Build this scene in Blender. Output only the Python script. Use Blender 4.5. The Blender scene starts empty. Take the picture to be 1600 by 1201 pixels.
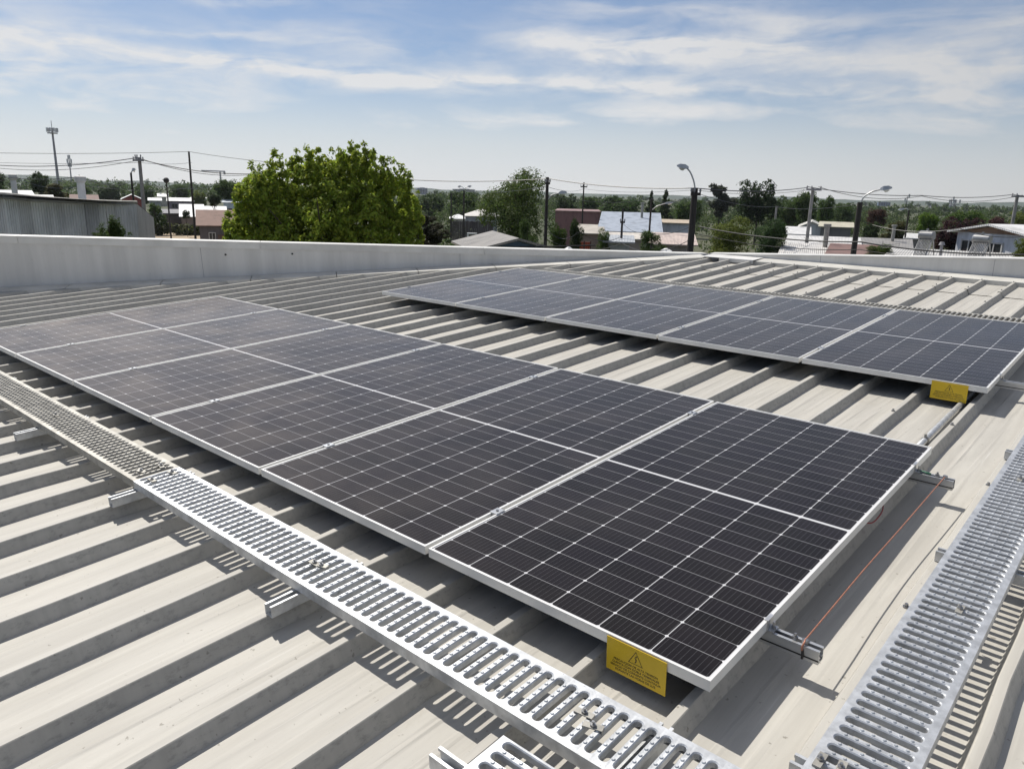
import bpy, bmesh, math, random
import numpy as np
from mathutils import Matrix, Vector
R = math.radians
S = bpy.context.scene
COL = S.collection
rnd = random.Random(7)

# ------------------------------------------------------------------ camera
TH = R(3.2)                      # roof pitch: the sheet climbs along +Y
H0 = 5.3                         # height of the panel plane's origin above the street
RM = Matrix.Translation((0, 0, H0)) @ Matrix.Rotation(TH, 4, 'X')
F_PX = 1180.86
CAM_ROT = Matrix((((0.7476315,0.6639803,-0.0133157),(0.1804037,-0.2223463,-0.9581318),(-0.6391414,0.7139273,-0.2860176))))
CAM_LOC = Vector((0.7658, -1.6495, 1.3685))
CW = RM.to_3x3()
cr, cd, cf = (CW @ CAM_ROT[0], CW @ CAM_ROT[1], CW @ CAM_ROT[2])
EYE = RM @ CAM_LOC
cam = bpy.data.cameras.new('camera')
cam.sensor_width = 36; cam.lens = F_PX / 1600 * 36; cam.clip_end = 20000; cam.clip_start = 0.05
co = bpy.data.objects.new('camera', cam); COL.objects.link(co)
M = Matrix.Identity(4)
for i in range(3):
    M[i][0] = cr[i]; M[i][1] = -cd[i]; M[i][2] = -cf[i]; M[i][3] = EYE[i]
co.matrix_world = M
S.camera = co

# ------------------------------------------------------------------ sun, sky, exposure
SUN = (CW @ Vector((-0.72, 0.18, 1.0))).normalized()
sl = bpy.data.lights.new('sun', 'SUN'); sl.energy = 5.0; sl.angle = R(0.55); sl.color = (1, 0.95, 0.87)
so = bpy.data.objects.new('sun', sl); COL.objects.link(so)
so.rotation_euler = SUN.to_track_quat('Z', 'Y').to_euler(); so.location = (0, 0, 40)
S.view_settings.view_transform = 'Standard'; S.view_settings.look = 'None'
S.view_settings.exposure = 0.09; S.view_settings.gamma = 1

class NT:
    """small helper that wires shader nodes"""
    def __init__(s, tree): s.t = tree; s.n = tree.nodes; s.l = tree.links
    def put(s, sock, v):
        if isinstance(v, bpy.types.NodeSocket): s.l.new(v, sock)
        else: sock.default_value = v
    def node(s, kind, **kw):
        n = s.n.new(kind)
        for k, v in kw.items(): setattr(n, k, v)
        return n
    def m(s, op, a, b=0.0, c=0.0):
        n = s.node('ShaderNodeMath', operation=op)
        s.put(n.inputs[0], a); s.put(n.inputs[1], b); s.put(n.inputs[2], c)
        return n.outputs[0]
    def mix(s, f, a, b):
        n = s.node('ShaderNodeMix', data_type='RGBA')
        s.put(n.inputs[0], f); s.put(n.inputs[6], a if isinstance(a, bpy.types.NodeSocket) else (*a, 1)[:4]); s.put(n.inputs[7], b if isinstance(b, bpy.types.NodeSocket) else (*b, 1)[:4])
        return n.outputs[2]
    def sstep(s, v, lo, hi):
        n = s.node('ShaderNodeMapRange', interpolation_type='SMOOTHSTEP')
        s.put(n.inputs[0], v); n.inputs[1].default_value = lo; n.inputs[2].default_value = hi
        return n.outputs[0]
    def noise(s, vec, scale, detail=3, rough=0.55, dist=0.0):
        n = s.node('ShaderNodeTexNoise')
        s.put(n.inputs['Vector'], vec); n.inputs['Scale'].default_value = scale
        n.inputs['Detail'].default_value = detail; n.inputs['Roughness'].default_value = rough; n.inputs['Distortion'].default_value = dist
        return n.outputs['Fac']
    def map(s, vec, loc=(0, 0, 0), rot=(0, 0, 0), sc=(1, 1, 1)):
        n = s.node('ShaderNodeMapping'); s.put(n.inputs[0], vec)
        n.inputs[1].default_value = loc; n.inputs[2].default_value = rot; n.inputs[3].default_value = sc
        return n.outputs[0]
    def sep(s, vec):
        n = s.node('ShaderNodeSeparateXYZ'); s.put(n.inputs[0], vec); return n.outputs
    def comb(s, x, y, z):
        n = s.node('ShaderNodeCombineXYZ'); s.put(n.inputs[0], x); s.put(n.inputs[1], y); s.put(n.inputs[2], z); return n.outputs[0]

W = bpy.data.worlds.new('World'); S.world = W; W.use_nodes = True
w = NT(W.node_tree); w.n.clear()
sky = w.node('ShaderNodeTexSky', sky_type='NISHITA'); sky.sun_disc = False
sky.sun_elevation = math.asin(SUN.z); sky.sun_rotation = math.atan2(SUN.x, SUN.y)
sky.air_density = 1.0; sky.dust_density = 0.3; sky.ozone_density = 3.0
geo = w.node('ShaderNodeTexCoord').outputs['Generated']
dx, dy, dz = w.sep(geo)
BEAR = math.atan2(cf.y, cf.x)
def azel(u, v):
    d = (cr * ((u - 800) / F_PX) + cd * ((v - 600.5) / F_PX) + cf).normalized()
    return (BEAR - math.atan2(d.y, d.x), math.asin(d.z))
el = w.m('ARCSINE', dz)
az = w.m('SUBTRACT', BEAR, w.m('ARCTAN2', dy, dx))          # bearing, grows to the right of north-west
az = w.m('SUBTRACT', w.m('FLOORED_MODULO', w.m('ADD', az, math.pi), 2 * math.pi), math.pi)
pos = w.comb(az, w.m('MULTIPLY', el, 3.2), 0.0)
wisp = w.noise(w.map(pos, loc=(3, 1, 0)), 3.2, 6, 0.6, 0.6)
el2 = w.m('ADD', el, w.m('MULTIPLY', w.m('SUBTRACT', wisp, 0.5), 0.03))
tex = w.noise(w.map(w.comb(az, w.m('MULTIPLY', el2, 5.0), 0.0), rot=(0, 0, R(-6))), 6.5, 5, 0.55, 0.5)
rip = w.noise(w.map(w.comb(az, w.m('MULTIPLY', el2, 2.4), 0.0), rot=(0, 0, R(24)), loc=(5, 5, 0)), 26, 5, 0.6, 0.6)
# cirrus streaks: start and end as seen from the roof, half thickness (px), strength
STREAKS = [(50, 58, 650, 128, 16, .95), (430, 122, 900, 124, 14, .9), (120, 38, 440, 62, 9, .6), (800, 52, 1230, 76, 22, .95), (860, 92, 1130, 92, 18, .7),
           (840, 132, 1380, 144, 15, .8), (520, 196, 1250, 172, 22, .62), (-300, 128, 400, 158, 46, .75), (140, 200, 520, 222, 11, .5), (830, 4, 1300, 32, 22, .55),
           (1180, 60, 1640, 120, 60, .42), (440, 52, 780, 88, 20, .35), (300, -2, 480, 4, 8, .7), (-500, 30, 120, 60, 60, .6), (1300, 190, 1800, 170, 40, .5),
           (-200, -120, 700, -60, 40, .6), (600, -190, 1700, -110, 60, .6), (1500, 20, 2300, 60, 70, .5), (-1500, 60, -300, 20, 90, .6), (-800, -420, 1500, -330, 110, .6), (-900, -800, 1900, -700, 150, .5), (1900, 100, 3200, 120, 90, .6)]
acc = 0.0
for u0, v0, u1, v1, th_, st in STREAKS:
    (a0, e0), (a1, e1) = azel(u0, v0), azel(u1, v1)
    L_ = math.hypot(a1 - a0, e1 - e0) / 2; ca, sa = (a1 - a0) / (2 * L_), (e1 - e0) / (2 * L_); T_ = th_ * 0.72 / F_PX
    da = w.m('SUBTRACT', az, (a0 + a1) / 2); de = w.m('SUBTRACT', el2, (e0 + e1) / 2)
    p1 = w.m('MULTIPLY_ADD', da, ca / L_, w.m('MULTIPLY', de, sa / L_)); p2 = w.m('MULTIPLY_ADD', da, -sa / T_, w.m('MULTIPLY', de, ca / T_))
    r2_ = w.m('MULTIPLY_ADD', w.m('POWER', w.m('ABSOLUTE', p1), 4.0), 1.0, w.m('MULTIPLY', p2, p2))
    acc = w.m('MULTIPLY_ADD', w.m('EXPONENT', w.m('MULTIPLY', r2_, -0.85)), st, acc)
brk = w.m('ADD', w.m('MULTIPLY', w.sstep(tex, 0.30, 0.66), 0.72), w.m('MULTIPLY', w.sstep(rip, 0.3, 0.7), 0.22))
mask = w.m('MULTIPLY', acc, w.m('ADD', brk, 0.12))
mask = w.m('ADD', mask, w.m('MULTIPLY', w.sstep(tex, 0.48, 0.85), 0.12))
mask = w.m('ADD', mask, w.m('MULTIPLY', w.sstep(el, 0.45, 0.9), 0.45))   # unseen thicker cirrus, added overhead to keep the fill light neutral
veil = w.m('SUBTRACT', 1.0, w.sstep(el, -0.02, 0.17))          # thin high veil thickening to the horizon
mask = w.m('MINIMUM', w.m('MAXIMUM', mask, w.m('MULTIPLY', veil, 0.88)), 0.92)
side = w.m('SUBTRACT', 1.0, w.m('MULTIPLY', w.sstep(az, 0.02, 0.75), 0.24))   # away from the sun the veil is dimmer
cloud = w.mix(veil, (10.7, 10.6, 10.5), (12.0, 11.9, 11.7))
cv = w.node('ShaderNodeVectorMath', operation='SCALE'); w.l.new(cloud, cv.inputs[0]); w.l.new(side, cv.inputs['Scale'])
bg = w.node('ShaderNodeBackground'); bg.inputs['Strength'].default_value = 0.07
tint = w.node('ShaderNodeVectorMath', operation='MULTIPLY'); w.l.new(sky.outputs[0], tint.inputs[0]); tint.inputs[1].default_value = (0.93, 0.99, 1.12)
w.l.new(w.mix(mask, tint.outputs[0], cv.outputs[0]), bg.inputs['Color'])
out = w.node('ShaderNodeOutputWorld'); w.l.new(bg.outputs[0], out.inputs['Surface'])

# ------------------------------------------------------------------ materials
def mat(name, col, rough=0.7, metal=0.0, var=0.15, scale=3.0, stretch=(1, 1, 1), bump=0.0, spec=0.5, col2=None, specks=0.0, wave=None, coord='Object'):
    m = bpy.data.materials.new(name); m.use_nodes = True
    t = NT(m.node_tree); b = t.n['Principled BSDF']
    v = t.map(t.node('ShaderNodeTexCoord').outputs[coord], sc=stretch)
    n1 = t.noise(v, scale, 5, 0.6)
    c2 = col2 or tuple(c * (1 - 2.2 * var) for c in col)
    c = t.mix(t.sstep(n1, 0.3, 0.72), c2, col)
    if specks:
        sp = t.noise(t.node('ShaderNodeTexCoord').outputs[coord], 55, 2, 0.5)
        c = t.mix(t.m('MULTIPLY', t.sstep(sp, 0.69, 0.76), specks), c, (0.09, 0.08, 0.06))
    t.l.new(c, b.inputs['Base Color'])
    b.inputs['Roughness'].default_value = rough; b.inputs['Metallic'].default_value = metal
    b.inputs['Specular IOR Level'].default_value = spec
    hgt = None
    if wave:                       # corrugated sheet: (axis, period)
        ax, per = wave
        x = t.sep(t.node('ShaderNodeTexCoord').outputs[coord])[ax]
        hgt = t.m('SINE', t.m('MULTIPLY', x, 2 * math.pi / per)); dist = per * 0.16; st = 1.0
    elif bump:
        hgt = t.noise(v, scale * 7, 4, 0.6); dist = bump; st = 0.6
    if hgt is not None:
        bn = t.node('ShaderNodeBump'); bn.inputs['Distance'].default_value = dist; bn.inputs['Strength'].default_value = st
        t.l.new(hgt, bn.inputs['Height']); t.l.new(bn.outputs[0], b.inputs['Normal'])
    return m

def roof_mat():
    m = bpy.data.materials.new('aged_roof_sheet'); m.use_nodes = True
    t = NT(m.node_tree); b = t.n['Principled BSDF']
    o = t.node('ShaderNodeTexCoord').outputs['Object']
    streak = t.noise(t.map(o, sc=(9, 0.7, 3)), 1.6, 5, 0.62, 0.4)
    patch = t.noise(o, 1.1, 5, 0.6, 0.3)
    grain = t.noise(o, 26, 4, 0.65)
    c = t.mix(t.sstep(streak, 0.3, 0.7), (0.385, 0.368, 0.332), (0.465, 0.447, 0.404))
    c = t.mix(t.m('MULTIPLY', t.sstep(patch, 0.42, 0.72), 0.5), c, (0.385, 0.370, 0.335))
    c = t.mix(t.m('MULTIPLY', t.sstep(grain, 0.55, 0.75), 0.16), c, (0.36, 0.34, 0.29))
    sc = t.noise(t.map(o, rot=(0, 0, R(3)), sc=(34, 0.9, 8)), 1.0, 6, 0.7, 0.2)
    c = t.mix(t.m('MULTIPLY', t.sstep(sc, 0.62, 0.74), 0.40), c, (0.64, 0.63, 0.60))
    rs = t.noise(t.map(o, loc=(3, 7, 0), sc=(1.6, 0.6, 1)), 1.7, 6, 0.7, 0.8)
    c = t.mix(t.m('MULTIPLY', t.sstep(rs, 0.60, 0.72), 0.30), c, (0.30, 0.265, 0.21))
    sp = t.noise(o, 48, 2, 0.5)
    c = t.mix(t.m('MULTIPLY', t.sstep(sp, 0.70, 0.76), 0.55), c, (0.12, 0.11, 0.085))
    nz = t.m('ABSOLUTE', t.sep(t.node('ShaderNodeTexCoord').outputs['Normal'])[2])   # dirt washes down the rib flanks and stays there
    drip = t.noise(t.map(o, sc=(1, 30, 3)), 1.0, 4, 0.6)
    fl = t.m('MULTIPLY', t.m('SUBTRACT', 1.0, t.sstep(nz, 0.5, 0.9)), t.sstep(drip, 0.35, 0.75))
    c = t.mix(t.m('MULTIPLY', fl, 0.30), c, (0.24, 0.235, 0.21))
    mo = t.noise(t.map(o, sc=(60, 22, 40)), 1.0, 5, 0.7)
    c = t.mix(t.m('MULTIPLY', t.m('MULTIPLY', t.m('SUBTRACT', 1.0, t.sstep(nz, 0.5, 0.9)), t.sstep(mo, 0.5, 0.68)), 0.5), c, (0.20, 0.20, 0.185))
    t.l.new(c, b.inputs['Base Color']); b.inputs['Roughness'].default_value = 0.62; b.inputs['Specular IOR Level'].default_value = 0.35
    bn = t.node('ShaderNodeBump'); bn.inputs['Distance'].default_value = 0.004; bn.inputs['Strength'].default_value = 0.5
    t.l.new(t.noise(t.map(o, sc=(6, 1.2, 1)), 2.2, 4, 0.5), bn.inputs['Height']); t.l.new(bn.outputs[0], b.inputs['Normal'])
    return m

PW, PL, PG = 1.134, 2.262, 0.022
def cell_mat():
    """monocrystalline half-cut cells under glass, 6 x 24, in the panel's own metres"""
    m = bpy.data.materials.new('solar_cells'); m.use_nodes = True
    t = NT(m.node_tree); b = t.n['Principled BSDF']
    tc = t.node('ShaderNodeTexCoord').outputs['Object']
    x, y, z = t.sep(tc)
    MX, CX, MY, CY, GAP = 0.0120, 0.1850, 0.0130, 0.0925, 0.016
    x0 = t.m('SUBTRACT', x, MX)
    y0 = t.m('SUBTRACT', y, MY)
    upper = t.m('GREATER_THAN', y, PL / 2)
    y1 = t.m('SUBTRACT', y0, t.m('MULTIPLY', upper, GAP))
    def dist(v, pitch):
        f = t.m('FRACT', t.m('DIVIDE', v, pitch))
        return t.m('MULTIPLY', t.m('MINIMUM', f, t.m('SUBTRACT', 1.0, f)), pitch)
    du, dv = dist(x0, CX), dist(y1, CY)
    line = t.m('MAXIMUM', t.m('MULTIPLY', t.m('LESS_THAN', du, 0.0016), 0.74), t.m('MULTIPLY', t.m('LESS_THAN', dv, 0.0010), 0.5))
    dia = t.m('LESS_THAN', t.m('ADD', du, dv), 0.0075)
    mid = t.m('LESS_THAN', t.m('ABSOLUTE', t.m('SUBTRACT', y, PL / 2)), 0.0062)
    ex = t.m('GREATER_THAN', t.m('ABSOLUTE', t.m('SUBTRACT', x, PW / 2)), PW / 2 - MX)
    ey = t.m('GREATER_THAN', t.m('ABSOLUTE', t.m('SUBTRACT', y, PL / 2)), PL / 2 - MY)
    white = t.m('MAXIMUM', t.m('MAXIMUM', line, dia), t.m('MAXIMUM', mid, t.m('MAXIMUM', ex, ey)))
    bus = t.m('LESS_THAN', dist(t.m('ADD', x0, 0.0091), 0.0182), 0.00045)
    cid = t.comb(t.m('FLOOR', t.m('DIVIDE', x0, CX)), t.m('FLOOR', t.m('DIVIDE', y1, CY)), 0.0)
    wn = t.node('ShaderNodeTexWhiteNoise'); t.l.new(cid, wn.inputs['Vector'])
    cell = t.mix(wn.outputs['Value'], (0.0024, 0.0020, 0.0026), (0.0058, 0.0045, 0.0068))
    cell = t.mix(t.m('MULTIPLY', bus, 0.22), cell, (0.30, 0.30, 0.32))
    c = t.mix(t.m('MULTIPLY', white, 0.92), cell, (0.60, 0.60, 0.61))
    obn = t.node('ShaderNodeObjectInfo').outputs['Random']
    dv_ = t.map(tc, loc=(0, 0, 0)); 
    nn = t.node('ShaderNodeVectorMath', operation='ADD'); t.l.new(tc, nn.inputs[0]); t.l.new(t.comb(t.m('MULTIPLY', obn, 37.0), 0.0, 0.0), nn.inputs[1])
    dust = t.noise(nn.outputs[0], 2.3, 5, 0.6, 0.4)
    c = t.mix(t.m('ADD', 0.001, t.m('MULTIPLY', t.sstep(dust, 0.35, 0.8), 0.007)), c, (0.40, 0.35, 0.29))
    t.l.new(c, b.inputs['Base Color'])
    b.inputs['IOR'].default_value = 1.19; b.inputs['Sheen Weight'].default_value = 0.07; b.inputs['Sheen Roughness'].default_value = 0.45; b.inputs['Sheen Tint'].default_value = (1, .93, .86, 1)
    sm = t.noise(nn.outputs[0], 1.6, 3, 0.5)
    t.l.new(t.m('ADD', 0.12, t.m('MULTIPLY', sm, 0.16)), b.inputs['Roughness'])
    gs = t.node('ShaderNodeBsdfGlossy'); gs.inputs['Roughness'].default_value = 0.42; gs.inputs['Color'].default_value = (1, .87, .73, 1)   # fine dust film scatters the sun forward; warm glare put into its tint
    ms = t.node('ShaderNodeMixShader'); lw = t.node('ShaderNodeLayerWeight'); lw.inputs['Blend'].default_value = 0.5
    t.l.new(t.m('ADD', 0.004, t.m('MULTIPLY', t.m('POWER', lw.outputs['Facing'], 3.2), t.m('ADD', 0.075, t.m('MULTIPLY', t.sstep(dust, 0.25, 0.85), 0.10)))), ms.inputs[0])
    t.l.new(b.outputs[0], ms.inputs[1]); t.l.new(gs.outputs[0], ms.inputs[2]); t.l.new(ms.outputs[0], t.n['Material Output'].inputs['Surface'])
    return m

def leaf_mat(name):
    """leaf colour comes from the object's own colour, varied leaf by leaf"""
    m = bpy.data.materials.new(name); m.use_nodes = True
    t = NT(m.node_tree); b = t.n['Principled BSDF']
    oc = t.node('ShaderNodeObjectInfo').outputs['Color']
    rp = t.node('ShaderNodeNewGeometry').outputs['Random Per Island']
    hs = t.node('ShaderNodeHueSaturation'); t.l.new(oc, hs.inputs['Color'])
    t.l.new(t.m('ADD', 0.475, t.m('MULTIPLY', rp, 0.045)), hs.inputs['Hue'])
    t.l.new(t.m('ADD', 0.65, t.m('MULTIPLY', t.m('FRACT', t.m('MULTIPLY', rp, 17.3)), 0.75)), hs.inputs['Value'])
    t.l.new(hs.outputs[0], b.inputs['Base Color']); b.inputs['Roughness'].default_value = 0.6; b.inputs['Specular IOR Level'].default_value = 0.18
    tr = t.node('ShaderNodeBsdfTranslucent'); t.l.new(hs.outputs[0], tr.inputs['Color'])
    mx = t.node('ShaderNodeMixShader'); mx.inputs[0].default_value = 0.55
    t.l.new(b.outputs[0], mx.inputs[1]); t.l.new(tr.outputs[0], mx.inputs[2]); t.l.new(mx.outputs[0], t.n['Material Output'].inputs['Surface'])
    return m

def obj_mat(name, rough=0.75, metal=0.0, wave=None):
    """paint whose colour is the object's own colour, with wear"""
    m = bpy.data.materials.new(name); m.use_nodes = True
    t = NT(m.node_tree); b = t.n['Principled BSDF']
    oc = t.node('ShaderNodeObjectInfo').outputs['Color']; o = t.node('ShaderNodeTexCoord').outputs['Object']
    n = t.noise(t.map(o, sc=(1, 1, 0.35)), 1.3, 6, 0.65)
    dk = t.node('ShaderNodeHueSaturation'); t.l.new(oc, dk.inputs['Color']); dk.inputs['Value'].default_value = 0.62; dk.inputs['Saturation'].default_value = 1.1
    c = t.mix(t.sstep(n, 0.42, 0.72), oc, dk.outputs[0])
    t.l.new(c, b.inputs['Base Color']); b.inputs['Roughness'].default_value = rough; b.inputs['Metallic'].default_value = metal
    if wave:
        x = t.sep(o)[wave[0]]
        bn = t.node('ShaderNodeBump'); bn.inputs['Distance'].default_value = wave[1] * 0.12; bn.inputs['Strength'].default_value = 0.8
        t.l.new(t.m('SINE', t.m('MULTIPLY', x, 2 * math.pi / wave[1])), bn.inputs['Height']); t.l.new(bn.outputs[0], b.inputs['Normal'])
    return m

MT = dict(
    roof=roof_mat(), cells=cell_mat(),
    frame=mat('panel_frame_aluminium', (0.78, 0.775, 0.75), 0.42, 0.25, 0.05, 6),
    alu=mat('mill_aluminium', (0.70, 0.70, 0.69), 0.35, 0.75, 0.10, 9, stretch=(0.3, 3, 3)),
    galv=mat('galvanised_steel', (0.62, 0.635, 0.65), 0.50, 0.70, 0.14, 22, bump=0.0006, specks=0.4),
    galv_dull=mat('weathered_galvanised_steel', (0.42, 0.405, 0.365), 0.55, 0.40, 0.18, 14, bump=0.0006, specks=0.4),
    parapet=mat('painted_parapet_sheet', (0.70, 0.685, 0.65), 0.7, 0.0, 0.09, 2.2, stretch=(1.6, 1.6, 0.14), specks=0.3),
    coping=mat('coping_sheet', (0.70, 0.69, 0.66), 0.55, 0.1, 0.10, 2.0),
    flash=mat('flashing_sheet', (0.60, 0.585, 0.54), 0.6, 0.05, 0.12, 2.4, specks=0.3),
    masonry=mat('building_render', (0.55, 0.53, 0.49), 0.85, 0.0, 0.15, 1.0),
    steel=mat('bolt_steel', (0.42, 0.42, 0.42), 0.35, 0.9, 0.15, 30),
    dark=mat('dark_rubber', (0.02, 0.02, 0.02), 0.6, 0.0, 0.1, 20),
    copper=mat('bare_copper', (0.46, 0.20, 0.125), 0.5, 0.3, 0.15, 40),
    redpvc=mat('red_cable_jacket', (0.30, 0.02, 0.02), 0.4, 0.0, 0.1, 20),
    blackpvc=mat('black_cable_jacket', (0.015, 0.015, 0.016), 0.5, 0.0, 0.1, 20),
    greenpvc=mat('green_cable_jacket', (0.03, 0.16, 0.09), 0.5, 0.0, 0.1, 20),
    yellow=mat('yellow_plate', (0.70, 0.47, 0.015), 0.45, 0.0, 0.05, 8),
    ink=mat('black_print', (0.02, 0.018, 0.012), 0.5, 0.0, 0.02, 8),
    pole_wood=mat('tarred_pole', (0.050, 0.042, 0.036), 0.85, 0.0, 0.2, 3, stretch=(6, 6, 0.6)),
    pole_conc=mat('concrete_pole', (0.33, 0.315, 0.30), 0.85, 0.0, 0.15, 3),
    bark=mat('bark', (0.085, 0.065, 0.048), 0.9, 0.0, 0.25, 6, stretch=(4, 4, 0.7)),
    ground=mat('ground_cover', (0.085, 0.085, 0.045), 0.95, 0.0, 0.2, 0.03, col2=(0.045, 0.058, 0.024)),
    dirt=mat('sandy_dirt', (0.40, 0.31, 0.21), 0.95, 0.0, 0.15, 0.25),
    asphalt=mat('asphalt', (0.055, 0.055, 0.055), 0.9, 0.0, 0.15, 0.5),
    hill=mat('wooded_hill', (0.06, 0.085, 0.045), 0.95, 0.0, 0.25, 0.012),
    leaf=leaf_mat('foliage'), needle=leaf_mat('needles'),
    paint=obj_mat('weathered_paint'), corr=obj_mat('corrugated_sheet', 0.5, 0.12, (0, 0.085)),
    glass=mat('window_glass', (0.03, 0.035, 0.04), 0.08, 0.0, 0.1, 3),
    lamp=mat('lamp_housing', (0.55, 0.55, 0.54), 0.4, 0.5, 0.1, 6),
    lens=mat('lamp_lens', (0.75, 0.75, 0.72), 0.2, 0.0, 0.05, 6),
    lattice=mat('tower_paint', (0.33, 0.32, 0.33), 0.6, 0.2, 0.1, 1),
    tank=mat('water_tank_steel', (0.36, 0.36, 0.36), 0.32, 0.55, 0.1, 4),
    tubes=mat('collector_tubes', (0.20, 0.20, 0.20), 0.2, 0.0, 0.1, 12),
)

# ------------------------------------------------------------------ mesh helpers
class MB:
    def __init__(s): s.v = []; s.f = []
    def add(s, vs, fs):
        b = len(s.v); s.v += [tuple(v) for v in vs]; s.f += [tuple(i + b for i in f) for f in fs]; return s
    def box(s, lo, hi, M=None):
        x0, y0, z0 = lo; x1, y1, z1 = hi
        vs = [Vector(p) for p in ((x0, y0, z0), (x1, y0, z0), (x1, y1, z0), (x0, y1, z0), (x0, y0, z1), (x1, y0, z1), (x1, y1, z1), (x0, y1, z1))]
        if M: vs = [M @ v for v in vs]
        return s.add(vs, [(3, 2, 1, 0), (4, 5, 6, 7), (0, 1, 5, 4), (1, 2, 6, 5), (2, 3, 7, 6), (3, 0, 4, 7)])
    def tube(s, pts, rad, n=8, cap=True):
        pts = [Vector(p) for p in pts]; rs = rad if isinstance(rad, (list, tuple)) else [rad] * len(pts)
        rings = []; prev = None
        for i, p in enumerate(pts):
            d = (pts[min(i + 1, len(pts) - 1)] - pts[max(i - 1, 0)]).normalized()
            a = prev if prev is not None else (Vector((0, 0, 1)) if abs(d.z) < 0.9 else Vector((1, 0, 0)))
            a = (a - d * a.dot(d)).normalized(); prev = a; b = d.cross(a)
            rings.append([p + (a * math.cos(2 * math.pi * k / n) + b * math.sin(2 * math.pi * k / n)) * rs[i] for k in range(n)])
        vs = [v for r in rings for v in r]; fs = []
        for i in range(len(pts) - 1):
            for k in range(n):
                k2 = (k + 1) % n; fs.append((i * n + k, i * n + k2, (i + 1) * n + k2, (i + 1) * n + k))
        if cap: fs += [tuple(range(n))[::-1], tuple((len(pts) - 1) * n + k for k in range(n))]
        return s.add(vs, fs)
    def cyl(s, base, r, h, n=12, axis='Z'):
        b = Vector(base); d = {'X': Vector((1, 0, 0)), 'Y': Vector((0, 1, 0)), 'Z': Vector((0, 0, 1))}[axis]
        return s.tube([b, b + d * h], r, n)
    def dome(s, c, r, h, n=8):
        vs = [(c[0] + r * math.cos(2 * math.pi * k / n), c[1] + r * math.sin(2 * math.pi * k / n), c[2]) for k in range(n)]
        vs += [(c[0] + .6 * r * math.cos(2 * math.pi * k / n), c[1] + .6 * r * math.sin(2 * math.pi * k / n), c[2] + h) for k in range(n)]
        return s.add(vs, [(k, (k + 1) % n, n + (k + 1) % n, n + k) for k in range(n)] + [tuple(range(n, 2 * n))])
    def ball(s, c, r, n=10, m=6):
        rx, ry, rz = r if isinstance(r, tuple) else (r, r, r)
        vs = [(c[0], c[1], c[2] - rz)]
        for i in range(1, m):
            a = math.pi * i / m - math.pi / 2
            vs += [(c[0] + rx * math.cos(a) * math.cos(2 * math.pi * k / n), c[1] + ry * math.cos(a) * math.sin(2 * math.pi * k / n), c[2] + rz * math.sin(a)) for k in range(n)]
        vs.append((c[0], c[1], c[2] + rz)); fs = [(0, 1 + (k + 1) % n, 1 + k) for k in range(n)]
        for i in range(m - 2):
            fs += [(1 + i * n + k, 1 + i * n + (k + 1) % n, 1 + (i + 1) * n + (k + 1) % n, 1 + (i + 1) * n + k) for k in range(n)]
        t = len(vs) - 1; o = 1 + (m - 2) * n
        return s.add(vs, fs + [(o + k, o + (k + 1) % n, t) for k in range(n)])
    def prism(s, poly, z0, z1):
        n = len(poly); vs = [(x, y, z0) for x, y in poly] + [(x, y, z1) for x, y in poly]
        return s.add(vs, [tuple(range(n))[::-1], tuple(range(n, 2 * n))] + [(k, (k + 1) % n, n + (k + 1) % n, n + k) for k in range(n)])
    def build(s, name, m, parent=None, smooth=False):
        me = bpy.data.meshes.new(name); me.from_pydata(s.v, [], s.f); me.update()
        if smooth: me.polygons.foreach_set('use_smooth', [True] * len(me.polygons))
        me.materials.append(m)
        o = bpy.data.objects.new(name, me); COL.objects.link(o)
        if parent: o.parent = parent
        return o

def tag(o, label=None, cat=None, group=None, kind=None):
    if label: o['label'] = label
    if cat: o['category'] = cat
    if group: o['group'] = group
    if kind: o['kind'] = kind
    return o
def thing(name, label, cat, loc, group=None, rotz=0.0):
    o = bpy.data.objects.new(name, None); COL.objects.link(o); o.empty_display_size = 0.1
    o.location = loc; o.rotation_euler = (0, 0, rotz)
    return tag(o, label, cat, group)
def rthing(name, label, cat, loc, group=None, rotz=0.0):
    """a thing standing on the pitched roof; loc is in roof coordinates"""
    o = thing(name, label, cat, (0, 0, 0), group)
    M = RM @ Matrix.Translation(loc) @ Matrix.Rotation(rotz, 4, 'Z')
    o.location = M.to_translation(); o.rotation_euler = M.to_euler()
    return o
def dup(root, label=None, group=None):
    r = root.copy(); COL.objects.link(r)
    if label: r['label'] = label
    if group: r['group'] = group
    for ch in list(root.children):
        c = ch.copy(); COL.objects.link(c); c.parent = r
        for g in list(ch.children):
            d = g.copy(); COL.objects.link(d); d.parent = c
    return r
def put_r(o, loc, rotz=0.0):
    M = RM @ Matrix.Translation(loc) @ Matrix.Rotation(rotz, 4, 'Z')
    o.location = M.to_translation(); o.rotation_euler = M.to_euler()

def ray(u, v):
    return (cr * ((u - 800) / F_PX) + cd * ((v - 600.5) / F_PX) + cf)
def at(u, v, D):
    """where the line of sight through photo pixel (u, v) is D metres away along the ground"""
    d = ray(u, v); return EYE + d * (D / math.hypot(d.x, d.y))
def ground_at(u, v):
    d = ray(u, v); return EYE + d * (-EYE.z / d.z)
def heading(u, D=1.0):
    d = ray(u, 330); return math.atan2(d.y, d.x)

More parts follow.
